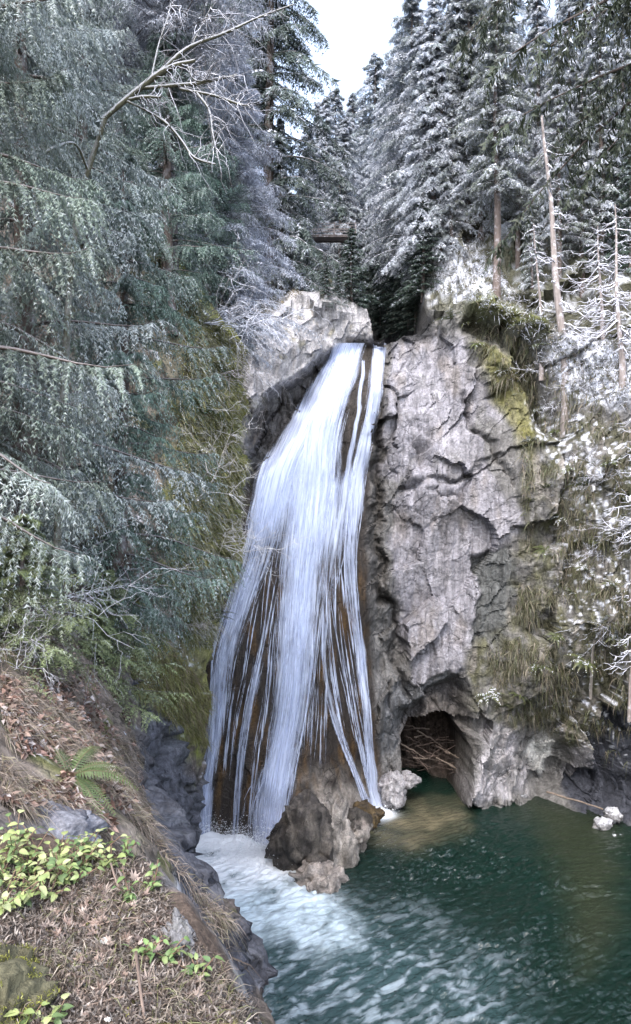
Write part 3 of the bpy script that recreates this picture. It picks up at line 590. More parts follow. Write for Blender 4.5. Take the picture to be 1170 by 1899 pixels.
add_rock('boulder', 'bluish grey boulder behind the leafy shrubs', 'boulder', at(40, 1545, 6.6) + np.array([-.25, 0, -.35]), (1.0, .8, .55), 53, (.17, .175, .20), (.11, .11, .13), 0, 'snowrock', sub=6, rough=.16)
add_rock('boulder', 'pale grey slab at the lip of the ledge', 'boulder', at(335, 1725, 4.05) + np.array([0, 0, -.12]), (.10, .34, .12), 57, (.2, .2, .21), (.15, .15, .15), 0, 'snowrock', rotz=.5, sub=6)
add_rock('boulder', 'dark bluff boulder overhanging the pool below the ledge', 'boulder', at(405, 1762, 17) + np.array([-.25, 0, -.5]), (1.0, 1.3, 1.35), 59, (.085, .075, .075), (.16, .135, .125), .2, sub=6)

# ------------------------------------------------------------------ conifers
GREEN, DEEP, FROST, BARK = np.array([.05, .075, .05]), np.array([.022, .036, .026]), np.array([.58, .62, .72]), np.array([.115, .09, .08])
def nrm(v): return v / (np.linalg.norm(v, axis=-1, keepdims=True) + 1e-9)
def conifer(seed, H, cb, R, nb, nsec, nleaf, seclen, ll, lw, up=.1, droop=.45, tip=.0, hang=.6, frost=.4, snow=0.0, green=GREEN, deep=DEEP, fcol=FROST, tr=.25, bark=BARK, azc=None, azw=math.pi, taper=.8, lsnow=1.0, lean=(0, 0), dead=0.0, leafhang=.35, speck=.35, profile=None):
    """returns crown mesh, trunk mesh, limb mesh"""
    r = np.random.default_rng(seed)
    t = np.sort(np.clip((np.arange(nb) + r.uniform(-.5, .5, nb)) / nb, 0, 1)); h = H * (cb + (1 - cb) * t * .985)
    az = np.arange(nb) * 2.39996 + r.uniform(-.5, .5, nb) if azc is None else azc + r.uniform(-azw, azw, nb)
    L = R * ((1 - t) ** taper if profile is None else np.interp(t, *profile)) * r.uniform(.45, 1.2, nb) + .25 * R * .3
    def trunk_xy(z): return np.stack([lean[0] * z / H + .12 * np.sin(z * .35 + seed) * tr * 2, lean[1] * z / H + .12 * np.cos(z * .3 + seed) * tr * 2], -1)
    dirx, diry = np.cos(az), np.sin(az)
    upb = up + r.uniform(-.12, .12, nb); drb = droop * r.uniform(.7, 1.3, nb); bend = r.uniform(-.25, .25, nb)
    o = np.zeros((nb, 3)); o[:, :2] = trunk_xy(h); o[:, 2] = h
    def bpos(s):                                   # s (nb,k)
        a = az[:, None] + bend[:, None] * s; x = o[:, None, 0] + np.cos(a) * L[:, None] * s; y = o[:, None, 1] + np.sin(a) * L[:, None] * s
        z = o[:, None, 2] + L[:, None] * (upb[:, None] * s - drb[:, None] * s ** 2 + tip * s ** 4); return np.stack([x, y, z], -1)
    s = np.linspace(.10, 1, nsec)[None] + r.uniform(-.03, .03, (nb, nsec)); s = np.clip(s, .05, 1.02)
    bp_ = bpos(s); tg = nrm(bpos(s + .03) - bpos(s - .03))
    lat = nrm(np.cross(tg, np.array([0, 0, 1.])))
    side = np.where((np.arange(nsec) % 2)[None] == 0, 1., -1.) * np.ones((nb, 1))
    sd = nrm(tg * r.uniform(.45, .9, (nb, nsec, 1)) + lat * side[..., None] * r.uniform(.4, 1.0, (nb, nsec, 1)) + np.array([0, 0, 1.]) * r.uniform(-.35, .1, (nb, nsec, 1)))
    sl = seclen * (.3 + .75 * np.sin(np.pi * np.clip(s, 0, 1) ** .75 * .93)) * r.uniform(.6, 1.2, (nb, nsec)) * np.clip(L / R * 1.6, .35, 1)[:, None]
    k = np.linspace(.06, 1, nleaf)
    kk = k[None, None] + r.uniform(-.04, .04, (nb, nsec, nleaf))
    lp = bp_[:, :, None] + sd[:, :, None] * (sl[..., None] * kk)[..., None]; lp[..., 2] -= hang * sl[..., None] * kk ** 2
    st = nrm(sd[:, :, None] + np.array([0, 0, -1.]) * (2 * hang * kk)[..., None])
    pl = nrm(np.cross(st, np.array([0, 0, 1.]) + r.normal(0, .25, st.shape)))
    P2 = np.repeat(lp[..., None, :], 2, -2); P2 = P2 + np.repeat(st[..., None, :], 2, -2) * (r.uniform(-.6, .6, P2.shape[:-1]) * (sl / nleaf)[..., None, None])[..., None]; sg = np.array([1., -1.])
    d = nrm(st[..., None, :] * r.uniform(.35, .9, P2.shape[:-1] + (1,)) + pl[..., None, :] * sg[:, None] * r.uniform(.4, .95, P2.shape[:-1] + (1,)) - np.array([0, 0, 1.]) * leafhang * r.uniform(.0, 1.8, P2.shape[:-1] + (1,)) + r.normal(0, .18, P2.shape))
    le = ll * (1.15 - .65 * kk)[..., None] * r.uniform(.65, 1.25, P2.shape[:-1])
    ww = lw * r.uniform(.7, 1.2, P2.shape[:-1]); st2 = np.repeat(st[..., None, :], 2, -2)
    a_ = P2 - st2 * (ww * .5)[..., None]; b_ = P2 + st2 * (ww * .5)[..., None]; c_ = P2 + d * le[..., None]
    V = np.stack([a_, b_, c_], -2).reshape(-1, 3); n = len(V) // 3
    bri = (r.uniform(.6, 1.35, (nb, 1, 1, 1)) * r.uniform(.75, 1.25, (nb, nsec, 1, 1)) * np.ones(P2.shape[:-1])).ravel()
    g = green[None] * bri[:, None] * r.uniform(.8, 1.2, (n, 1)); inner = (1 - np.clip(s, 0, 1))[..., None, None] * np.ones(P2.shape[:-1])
    g = g * (1 - .45 * inner.ravel()[:, None]) + deep[None] * .45 * inner.ravel()[:, None]  # needles darken towards the trunk, inner crown shade put into the colour
    fr = np.clip(frost * (.35 + .9 * np.clip(s, 0, 1))[..., None, None] * r.uniform(.2, 1.8, (nb, 1, 1, 1)) * r.uniform(.5, 1.5, (nb, nsec, 1, 1)) * np.ones(P2.shape[:-1]), 0, 1).ravel()
    rs = (r.uniform(0, 1, (nb, nsec, 1, 1)) * np.ones(P2.shape[:-1])).ravel(); rl_ = r.uniform(0, 1, n); w = (np.where(r.uniform(0, 1, n) < speck, rl_, rs) < fr) * r.uniform(.35, 1, n) * .85 + fr * .12
    c = g * (1 - w[:, None]) + fcol[None] * w[:, None]
    Cc = np.repeat(c, 3, 0); T = np.arange(len(V)).reshape(-1, 3)
    if dead > 0:
        keep = np.repeat(r.uniform(0, 1, (nb, nsec)) > dead, nleaf * 2); V = V.reshape(-1, 3, 3)[keep].reshape(-1, 3); Cc = Cc.reshape(-1, 3, 3)[keep].reshape(-1, 3); T = np.arange(len(V)).reshape(-1, 3)
    if snow > 0:                                     # snow lying on the boughs
        ns_ = int(nsec * 1.5); ss = r.uniform(.3, 1.0, (nb, ns_)); sp_ = bpos(ss); tt = nrm(bpos(ss + .03) - bpos(ss - .03)); la = nrm(np.cross(tt, np.array([0, 0, 1.])))
        off = r.uniform(-1, 1, (nb, ns_, 1)) * seclen * .45; sp_ = sp_ + la * off; sp_[..., 2] += .05 * seclen - np.abs(off[..., 0]) * hang * .45
        a1 = (seclen * .16 * r.uniform(.5, 1.5, (nb, ns_, 1))); b1 = (seclen * .09 * r.uniform(.5, 1.5, (nb, ns_, 1))); dz = np.array([0, 0, 1.])
        q = np.stack([sp_ - tt * a1, sp_ + la * b1 - dz * b1 * .6, sp_ + tt * a1, sp_ - la * b1 - dz * b1 * .6, sp_ + dz * b1 * .5], -2)
        on = r.uniform(0, 1, (nb, ns_)) < snow * r.uniform(.3, 1.7, (nb, 1)); q = q[on]; m0 = len(V); V = np.concatenate([V, q.reshape(-1, 3)])
        base = m0 + np.arange(len(q))[:, None] * 5; tri = np.concatenate([base + np.array([[0, 1, 4]]), base + np.array([[1, 2, 4]]), base + np.array([[2, 3, 4]]), base + np.array([[3, 0, 4]])])
        T = np.concatenate([T, tri]); Cc = np.concatenate([Cc, np.tile(np.array([.70, .73, .82]), (len(q) * 5, 1)) * r.uniform(.8, 1.05, (len(q) * 5, 1))])
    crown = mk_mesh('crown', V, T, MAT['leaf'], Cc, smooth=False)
    zz = np.linspace(0, H, 14); tp = np.zeros((1, 14, 3)); tp[0, :, :2] = trunk_xy(zz); tp[0, :, 2] = zz - .4 * (zz == 0)
    rad = tr * (1 - zz / H) ** .8 + .012 + tr * .22 * np.exp(-zz / (H * .03)); Vt, Qt = tubes(tp, rad[None], 10)
    trunk = mk_mesh('trunk', Vt, Qt, MAT['bark'], np.tile(np.array([*bark, .35]), (len(Vt), 1)))
    sb = np.linspace(0, 1, 7)[None] * np.ones((nb, 1)); Pb = bpos(sb); rb = (tr * .13 + .008 * L)[:, None] * np.clip(1.02 - sb, .08, 1) * .8
    Vl, Ql = tubes(Pb, rb, 4); limbs = mk_mesh('limbs', Vl, Ql, MAT['bark'], np.tile(np.array([*(bark * .8), lsnow]), (len(Vl), 1)))
    return crown, trunk, limbs
def plant(kind, meshes, loc, rotz, scale, label, cat, group=None, names=('crown', 'trunk', 'limbs')):
    e = link(kind, None, loc=loc, rot=(0, 0, rotz), scale=scale); tag(e, label, cat, group)
    prt = {nm: link(nm, m, e) for nm, m in zip(names, meshes)}
    if 'limbs' in prt and 'trunk' in prt: prt['limbs'].parent = prt['trunk']
    return e
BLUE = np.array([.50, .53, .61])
def vary(n, mk): return [mk(i) for i in range(n)]
far_p = [(3.6, .75, .05), (3.2, 1.0, .07), (4.2, .5, .04), (2.6, 1.2, .06)]
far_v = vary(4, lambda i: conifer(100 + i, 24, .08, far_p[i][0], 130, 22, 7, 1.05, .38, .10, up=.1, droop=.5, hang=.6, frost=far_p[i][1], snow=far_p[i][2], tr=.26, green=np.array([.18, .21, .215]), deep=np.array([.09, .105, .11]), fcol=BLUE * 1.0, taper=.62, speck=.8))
dark_v = vary(3, lambda i: conifer(120 + i, 20, .05, (3.8, 3.2, 3.8)[i], 110, 18, 6, 1.0, .42, .13, up=.05, droop=.4, hang=.5, frost=(.12, .22, .0)[i], snow=(.04, .08, 0)[i], tr=.22, green=np.array([[.05, .08, .06], [.05, .08, .06], [.018, .03, .024]][i]), lsnow=(.4, .4, 0)[i]))  # third variant's green blackened, the slot's deep shade put into its needles
mid_p = [(3.3, .5, .09, .34), (3.6, .4, .08, .12), (3.0, .75, .10, .2)]
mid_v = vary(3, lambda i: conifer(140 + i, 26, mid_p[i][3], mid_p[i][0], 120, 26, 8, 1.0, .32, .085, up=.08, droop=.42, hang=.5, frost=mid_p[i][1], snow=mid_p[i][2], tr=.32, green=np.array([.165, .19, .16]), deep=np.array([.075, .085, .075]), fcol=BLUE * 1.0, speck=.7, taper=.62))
hem_v = vary(2, lambda i: conifer(160 + i, 24, .04, (3.6, 4.2)[i], 150, 32, 8, .95, .30, .075, up=.08, droop=.5, hang=.7, frost=(.45, .15)[i], snow=(.12, .05)[i], tr=.28, green=np.array([.085, .115, .10]), deep=np.array([.03, .045, .04]), lsnow=.3))
frosty_v = vary(1, lambda i: conifer(180 + i, 20, .32, 3.6, 170, 28, 8, 1.1, .34, .034, up=.3, droop=.4, hang=.35, frost=1.0, snow=0, tr=.2, green=np.array([.22, .225, .25]), fcol=BLUE * 1.15, bark=np.array([.12, .11, .12])))
ced_p = [(17, 2.8, 84, .5), (15, 2.9, 78, .25), (15, 3.0, 78, .75)]
ced_v = vary(3, lambda i: conifer(200 + i, ced_p[i][0], (0, .12, .03)[i], ced_p[i][1], ced_p[i][2], 60, (26, 16, 16)[i], 1.1, (.095, .125, .13)[i], (.026, .038, .04)[i], speck=.75, up=.12, droop=.5, tip=.25, hang=.9, leafhang=.5, frost=ced_p[i][3], snow=0, tr=.30, lsnow=.12, green=np.array([[.20, .255, .21], [.135, .21, .17], [.22, .27, .25]][i]), deep=np.array([.03, .042, .034]), fcol=np.array([.46, .51, .53]), profile=([0, .1, .6, 1], [.65, 1, .9, .3])))

young_v = conifer(215, 4.6, .02, 1.6, 60, 30, 12, .6, .10, .03, up=.15, droop=.35, tip=.1, hang=.7, leafhang=.4, frost=.12, snow=0, tr=.07, lsnow=.1, green=np.array([.17, .21, .10]), deep=np.array([.05, .06, .03]), fcol=np.array([.45, .5, .42]))
def on_cliff(a, b): return hit_cliff([a], [b])[0]
R_ = random.Random(5)
def put_cliff(kind, v, a, b, top, H0, label, cat='tree', group=None, wide=1.0, sink=.4):
    p = on_cliff(a, b) + np.array([0, .5, 0]); H = (b - top) * p[1] / F; s = H / H0
    return plant(kind, v, p - np.array([0, 0, sink]), R_.uniform(0, 6.28), (s * wide, s * wide, s), label, cat, group)
# frosted firs on the far slope behind the fall
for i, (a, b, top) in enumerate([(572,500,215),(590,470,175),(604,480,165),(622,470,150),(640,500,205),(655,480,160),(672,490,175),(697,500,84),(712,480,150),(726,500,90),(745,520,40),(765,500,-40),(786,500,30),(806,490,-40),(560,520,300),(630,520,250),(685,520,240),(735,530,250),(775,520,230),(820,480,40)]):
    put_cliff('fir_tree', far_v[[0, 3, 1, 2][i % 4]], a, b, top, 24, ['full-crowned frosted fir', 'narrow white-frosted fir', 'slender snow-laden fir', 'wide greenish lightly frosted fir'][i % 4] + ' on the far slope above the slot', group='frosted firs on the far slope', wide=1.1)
# dark trees crowding the slot
for i, (a, b, top) in enumerate([(604,560,470),(628,565,480),(652,560,405),(676,560,395),(700,560,370),(724,565,400),(748,560,370),(770,555,390),(786,545,350),(690,585,470),(720,590,480),(752,590,470),(775,575,450),(735,575,330),(705,612,500),(728,615,510),(750,612,480),(772,606,470),(712,600,430),(760,596,420)]):
    vi = 2 if b > 570 else i % 2; put_cliff('hemlock_tree', dark_v[vi], a, b, top, 20, ['broad dark hemlock', 'slimmer dark hemlock with a touch of frost', 'unfrosted hemlock with needles painted almost black for shade,'][vi] + ' crowding the shaded slot behind the fall', group='dark hemlocks in the slot', wide=1.5)
# right slope
rt = [(870,440,-120,0,'tall fir with a thick bare reddish trunk on the right slope','fir_tree'),(924,556,-60,0,'fir with a bare lower trunk rooted on the mossy overhang','fir_tree'),
      (800,470,20,2,'frosted fir between the slot and the thick-trunked fir','fir_tree'),(840,470,150,2,'young frosted fir in front of the thick-trunked fir','fir_tree'),(895,450,60,1,'green fir close behind the fir on the mossy overhang','fir_tree'),
      (965,500,80,2,'snowy fir to the slope side of the mossy overhang','fir_tree'),(990,540,330,1,'small snowy fir under the leaning snag','fir_tree'),(1040,520,40,2,'snowy fir directly behind the leaning snag','fir_tree'),
      (1085,540,120,1,'olive green fir behind the frosted dead trees','fir_tree'),(1120,500,-40,2,'pale frosted fir high on the right slope','fir_tree')]
for a, b, top, v, lab, k in rt: put_cliff(k, mid_v[v], a, b, top, 26, lab)
for i, (a, b, top) in enumerate([(1150,480,180),(1175,500,220),(1130,430,250)]):
    put_cliff('hemlock_tree', dark_v[i % 2], a, b, top, 20, 'dark green hemlock behind the frosted dead trees', group='dark hemlocks on the right slope')
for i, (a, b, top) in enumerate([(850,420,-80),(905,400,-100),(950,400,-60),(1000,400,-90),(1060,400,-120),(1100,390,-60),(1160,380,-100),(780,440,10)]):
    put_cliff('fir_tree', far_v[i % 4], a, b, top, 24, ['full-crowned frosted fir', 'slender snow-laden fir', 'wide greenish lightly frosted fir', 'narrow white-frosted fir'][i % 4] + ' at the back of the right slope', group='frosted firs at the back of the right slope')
# left plateau behind the bank
for i, (a, b, top) in enumerate([(60,470,-250),(140,480,-200),(220,480,-150),(300,490,-200),(370,500,-160),(430,520,-180),(20,400,-350),(180,420,-300),(340,430,-250)]):
    put_cliff('hemlock_tree', hem_v[i % 2], a, b, top, 24, ['grey frosted hemlock', 'dark green hemlock'][i % 2] + ' at the back of the left plateau', group='hemlocks on the left plateau', wide=1.2)
put_cliff('hemlock_tree', hem_v[1], 500, 545, -330, 24, 'tall dark hemlock whose ragged edge stands against the sky', wide=1.12)
put_cliff('hemlock_tree', hem_v[0], 520, 545, 200, 24, 'lower grey-green hemlock rooted behind the pale outcrop', wide=1.0)
put_cliff('hemlock_tree', hem_v[0], 465, 560, 260, 24, 'grey-green hemlock rooted at the back end of the pale outcrop', wide=1.1)
# left bank
def put_bank(kind, v, a, Y, H, H0, label, rz=None, wide=1.0, zoff=0.0):
    x = (a - CX) / F * Y; z = bank_top(x, Y); s = H / H0
    return plant(kind, v, (x, Y, z - .25 + zoff), R_.uniform(0, 6.28) if rz is None else rz, (s * wide, s * wide, s), label, 'tree')
put_bank('cedar_tree', ced_v[0], -80, 11.5, 17, 17, 'large drooping cedar, lowest boughs brushing the dead-leaf slope', .4)
put_bank('cedar_tree', young_v, 40, 11.0, 2.6, 4.6, 'young yellow-green cedar under the skirts of the large drooping cedar', 1.7, wide=1.5)
put_bank('cedar_tree', young_v, 190, 17.5, 3.4, 4.6, 'young yellow-green cedar on the slope above the moss-streaked rib', 3.1, wide=1.5)
put_bank('cedar_tree', ced_v[2], 40, 16, 16, 15, 'frost-grey cedar behind the large drooping cedar', 1.2)
put_bank('cedar_tree', ced_v[1], 225, 20, 15, 15, 'deep green cedar with long hanging fronds in mid-bank', 2.2)
put_bank('cedar_tree', ced_v[1], 312, 29.5, 13, 15, 'green cedar next to the mossy brink of the bank', 3.9, wide=1.15)
put_bank('cedar_tree', ced_v[2], -20, 25, 19, 15, 'tall frost-grey cedar rising at the back of the bank', 5.0)
put_bank('cedar_tree', ced_v[0], 150, 27, 11, 17, 'half-hidden dark cedar below the mossy bare limbs', 0.9, wide=1.6)
put_bank('frosted_tree', frosty_v[0], 320, 30, 26, 20, 'lavender frosted fine-twigged tree behind the mossy bare limbs', 1.0)
put_bank('frosted_tree', frosty_v[0], 425, 36, 24, 20, 'lavender frosted fine-twigged tree closest to the fall', 2.4, wide=1.0)
put_bank('frosted_tree', frosty_v[0], 225, 31, 20, 20, 'tall lavender frosted tree at the top of the bank', 4.0, wide=1.2)
put_bank('cedar_tree', ced_v[1], 385, 34, 9, 15, 'small dense cedar on the brink under the frosted bush', 2.9, wide=1.3)
put_bank('hemlock_tree', hem_v[0], 410, 35, 8, 24, 'small grey hemlock among the frosted twigs on the brink', 1.5, wide=1.9)

# ------------------------------------------------------------------ near tree whose dark boughs hang in at the top right, on its own spur of rock
SX, SY = np.meshgrid(np.arange(3, 18, .25), np.arange(-2, 16, .25)); ssh = SX.shape; sx, sy = SX.ravel(), SY.ravel()
e_ = sx - (.47 * np.maximum(sy, 0) + 2.0); q = np.stack([sx, sy, np.zeros_like(sx)], 1)
sz = np.where(e_ > 0, 1, 0) * 0 + 17.5 * sstep(-.2, 2.2, e_ + fbm(q * .5, 3, 401) * .6) + fbm(q * .7, 4, 405) * .5 - 1.5
spur = link('spur', mk_mesh('spur', np.stack([sx, sy, sz], 1), grid_faces(*ssh), MAT['earth'], np.tile(np.array([.1, .09, .07, 0]), (len(sx), 1)))); tag(spur, kind='structure')
near_v = conifer(230, 18, .60, 4.6, 46, 40, 12, .75, .17, .05, up=.05, droop=.45, hang=1.0, leafhang=.8, frost=.05, snow=0, tr=.25, green=np.array([.03, .042, .022]), deep=np.array([.015, .02, .012]), lsnow=0., azc=math.pi, azw=.75, profile=([0, 1], [.8, 1]))
plant('hemlock_tree', near_v, (6.9, 9.5, 15.6), 0, 1, 'dark overhanging tree with boughs drooping into the upper corner', 'tree')

# ------------------------------------------------------------------ dead snags with drooping frosted branches
def snag(seed, H, tr, nb, L, lean, bark=np.array([.23, .2, .19]), hb=.15, side=None, twigs=5, sag=.5, thin=1.0, leany=0.0):
    r = np.random.default_rng(seed)
    zz = np.linspace(0, H, 16); tp = np.zeros((1, 16, 3)); tp[0, :, 0] = lean * zz / H + .1 * np.sin(zz * .6 + seed); tp[0, :, 1] = .1 * np.cos(zz * .5 + seed); tp[0, :, 2] = zz; tp[0, 0, 2] = -2.2; tp[0, :, 1] -= leany * (zz / H) ** .8
    rad = tr * (1 - .8 * zz / H) + tr * .5 * np.exp(-zz / .8); V, Qd = tubes(tp, rad[None], 10); trunk = mk_mesh('trunk', V, Qd, MAT['bark'], np.tile(np.array([*bark, .6]), (len(V), 1)))
    h = H * (hb + (1 - hb) * r.uniform(0, .98, nb)); az = r.uniform(0, 6.283, nb) if side is None else r.normal(side, 1.0, nb)
    ln = L * r.uniform(.2, 1.25, nb) * (1.1 - .6 * h / H); s = np.linspace(0, 1, 9)
    o = np.stack([np.interp(h, zz, tp[0, :, 0]), np.interp(h, zz, tp[0, :, 1]), h], 1); sg = sag * r.uniform(.1, 1.5, nb)
    Pb = o[:, None] + np.stack([np.cos(az)[:, None] * ln[:, None] * s, np.sin(az)[:, None] * ln[:, None] * s, ln[:, None] * sg[:, None] * (-1.9 * s + 1.55 * s ** 2.2)], -1)
    wb = np.cumsum(r.normal(0, .045, Pb.shape), 1) * ln[:, None, None]; Pb = Pb + wb - wb[:, :1]; A = Acc(); V, Qd = tubes(Pb, thin * (.02 + .014 * ln)[:, None] * (1.05 - .8 * s)[None], 5); A.add(V, Qd, np.array([*bark * .62, .85]))
    for j in range(twigs):
        k0 = r.uniform(.25, .95, nb); i0 = (k0 * 8).astype(int); st = Pb[np.arange(nb), i0]; a2 = az + r.choice([-1, 1], nb) * r.uniform(.3, 1.0, nb); l2 = ln * r.uniform(.12, .55, nb); u = np.linspace(0, 1, 5)
        Pt = st[:, None] + np.stack([np.cos(a2)[:, None] * l2[:, None] * u, np.sin(a2)[:, None] * l2[:, None] * u, l2[:, None] * (-1.1 * u + .7 * u ** 2)], -1)
        wb = np.cumsum(r.normal(0, .09, Pt.shape), 1) * l2[:, None, None]; Pt = Pt + wb - wb[:, :1]
        V, Qd = tubes(Pt, np.full((nb, 1), .015 * thin) * (1.1 - .7 * u)[None], 4); A.add(V, Qd, np.array([*bark * .62, .9]))
    return trunk, A.mesh('limbs', MAT['twig'])
def put_snag(a, b, top, tr, nb, L, leanpx, lab, seed, fwd=.2, **kw):
    p = on_cliff(a, b) - np.array([0, fwd, 0]); H = (b - top) * p[1] / F
    return plant('dead_tree', snag(seed, H, tr, nb, L, leanpx * p[1] / F, **kw), p, 0, 1, lab, 'tree', names=('trunk', 'limbs'))
put_snag(1058, 775, 215, .34, 54, 2.6, -48, 'tall leaning grey snag with frosted drooping branches', 301, fwd=-.35, side=-.3, twigs=3)
put_snag(1010, 640, 410, .12, 34, 1.8, -12, 'thin frosted snag right beside the tall leaning snag', 302, fwd=-.7)
put_snag(1112, 620, 420, .12, 46, 2.2, -4, 'slim dead tree with curved frosted branches above the snow patch', 303)
put_snag(1150, 690, 380, .17, 64, 2.6, -14, 'dead tree dense with frosted hooked branches over the snow patch', 304, twigs=6)
put_snag(1092, 1230, 880, .07, 60, 2.0, 42, 'leaning frosted dead tree on the mossy cliff above the dark wall', 305, fwd=.2, leany=2.0, bark=np.array([.12, .11, .10]), side=.2, twigs=5)
put_snag(1168, 1050, 760, .06, 60, 2.0, -4, 'frosted dead sapling above the leaning dead tree on the cliff', 306, fwd=.2, leany=2.0, bark=np.array([.12, .11, .10]))
put_snag(888, 430, 330, .06, 40, 1.6, 4, 'low white frosted dead sapling beside the thick-trunked fir', 307, twigs=6)
put_snag(1165, 1270, 1060, .08, 46, 1.6, -4, 'short frosted dead sapling at the top of the dark wall', 308, fwd=.2, leany=1.2)
def bush(seed, stems, L, thin=.007, lean=0.0, up=.6, c=(.2, .18, .17), fr=.6, forks=4):
    rb = np.random.default_rng(seed); lv_ = [(np.zeros((stems, 3)), nrm(np.stack([rb.normal(lean, .8, stems), rb.normal(-.3, .7, stems), rb.uniform(.2, 1.4, stems) * up], 1)), L * rb.uniform(.5, 1.2, stems), thin)]; A = Acc()
    for lev in range(4):
        st, dr, ln, rd = lv_[-1]; m = 6; u = np.linspace(0, 1, m); wob_ = np.cumsum(rb.normal(0, .055, (len(st), m, 3)), 1) * ln[:, None, None]; wob_ -= wob_[:, :1]
        Pb = st[:, None] + dr[:, None] * (ln[:, None] * u)[..., None] + wob_; Pb[..., 2] -= (ln[:, None] * u ** 2) * rb.uniform(-.1, .5, (len(st), 1)); V, Qd = tubes(Pb, rd * (1.1 - .7 * u)[None] * np.ones((len(st), 1)), 3); A.add(V, Qd, np.array([*c, fr]))
        nf = forks if lev < 2 else 2; idx = np.repeat(np.arange(len(st)), nf); kk = rb.integers(2, m, len(idx)); d2 = nrm(dr[idx] + rb.normal(0, .6, (len(idx), 3))); lv_.append((Pb[idx, kk], d2, ln[idx] * rb.uniform(.3, .65, len(idx)), rd * .62))
    return A.mesh('stems', MAT['twig'])
def put_bush(a, b, lab, seed, **kw):
    p = hit_bank([a], [b])[0]; tag(link('bare_shrub', bush(seed, **kw), loc=p), lab, 'shrub')
def put_bank_snag(a, Y, H, tr, nb, L, leanpx, lab, seed, **kw):
    x = (a - CX) / F * Y; z = bank_top(x, Y); return plant('dead_tree', snag(seed, H, tr, nb, L, leanpx * Y / F, **kw), (x, Y, z), 0, 1, lab, 'tree', names=('trunk', 'limbs'))
put_bush(362, 930, 'slim bare lichen-grey tree on the mossy brink', 311, stems=4, L=4.0, thin=.03, lean=.25, up=1.5, c=(.24, .23, .20), fr=.4)
put_bush(375, 600, 'spreading white frosted bush leaning out over the pale outcrop', 312, stems=9, L=3.6, thin=.022, lean=1.0, up=.5, c=(.3, .29, .3), fr=1.0)
put_bush(395, 700, 'brown twiggy bush below the spreading frosted bush', 318, stems=8, L=2.2, thin=.014, lean=.5, c=(.19, .16, .14), fr=.4)
put_bush(60, 1130, 'tangled frosted bare shrub at the skirts of the large cedar', 313, stems=10, L=2.2, thin=.010, lean=.3, c=(.2, .19, .18), fr=.8)
put_bush(30, 1240, 'small tangled bare shrub above the dead-leaf slope', 314, stems=8, L=1.1, thin=.006, c=(.17, .15, .13), fr=.5)
put_bush(225, 1190, 'bare twiggy shrub at the foot of the deep green cedar', 315, stems=8, L=1.5, thin=.008, lean=.3, c=(.18, .16, .13), fr=.5)
put_bush(150, 1010, 'grey bare shrub on the snow-flecked soil between the cedars', 316, stems=9, L=1.6, thin=.009, c=(.2, .19, .17), fr=.7)
put_bush(320, 1160, 'brown bare shrub on the mossy rib above the dark rock', 317, stems=9, L=1.8, thin=.010, lean=.5, c=(.18, .15, .11), fr=.3)
put_bush(405, 1010, 'bare lichen-grey shrub leaning from the brink towards the water', 319, stems=8, L=2.2, thin=.016, lean=.7, c=(.27, .25, .21), fr=.5)

for i, (a, b, L_, lab) in enumerate([(1118,890,1.5,'white frosted shrub above the leaning dead tree on the cliff'), (1150,985,1.5,'white frosted shrub beside the leaning dead tree on the cliff'), (1085,850,1.4,'frosted shrub on the cliff edge below the tall leaning snag'), (1060,720,1.5,'frosted shrub at the root of the tall leaning snag'), (1135,1165,1.6,'frosted shrub overhanging the dark wall'), (1030,760,1.2,'low frosted shrub near the olive moss streak'), (1000,690,1.2,'frosted shrub under the mossy overhang'), (1100,1030,1.3,'frosted shrub midway down the mossy cliff'), (960,560,1.4,'frosted shrub on top of the mossy overhang'), (850,520,1.5,'frosted shrub on the snowy bank right of the slot')]):
    tag(link('bare_shrub', bush(340 + i, 9, L_, .013, 0, .5, (.2, .18, .16), 1.0), loc=on_cliff(a, b) + np.array([0, -.1, 0])), lab, 'shrub')

# ------------------------------------------------------------------ mossy bare maple limbs reaching across the upper left
mY = 15.0; mroot = at(120, 400, mY); mx = mroot[0]; mz = bank_top(mx, mY)
maple = link('maple_tree', None, loc=(mx, mY, mz)); tag(maple, 'bare maple with mossy snow-dusted limbs in front of the lavender trees', 'tree')
mo = np.array([mx, mY, mz])
def limb_tube(pts, name, A=None, k=8, frost=.35, c=(.07, .068, .04)):
    p3 = np.array([[*at(a, b, Y), w * Y / F / 2 * .78] for a, b, Y, w in pts]); sp = smooth_path(p3, 26); n = fbm(sp[:, :3] * 2, 3, 7)
    V, Qd = tubes((sp[None, :, :3] - mo), (sp[None, :, 3] * (1 + .35 * n)), k); cc = np.tile(np.array([*c, frost]), (len(V), 1)); cc[:, :3] *= (1 + .8 * fbm((V + mo) * 3, 3, 9))[:, None]
    return V, Qd, np.maximum(cc, .005), sp
V, Qd, c, _ = limb_tube([(100, 1200, 15, 22), (115, 800, 15, 19), (140, 420, 15, 14), (195, 218, 15, 12)], 'trunk', frost=.15); mtrunk = link('trunk', mk_mesh('trunk', V, Qd, MAT['twig'], c), maple)
r = np.random.default_rng(77); A = Acc()
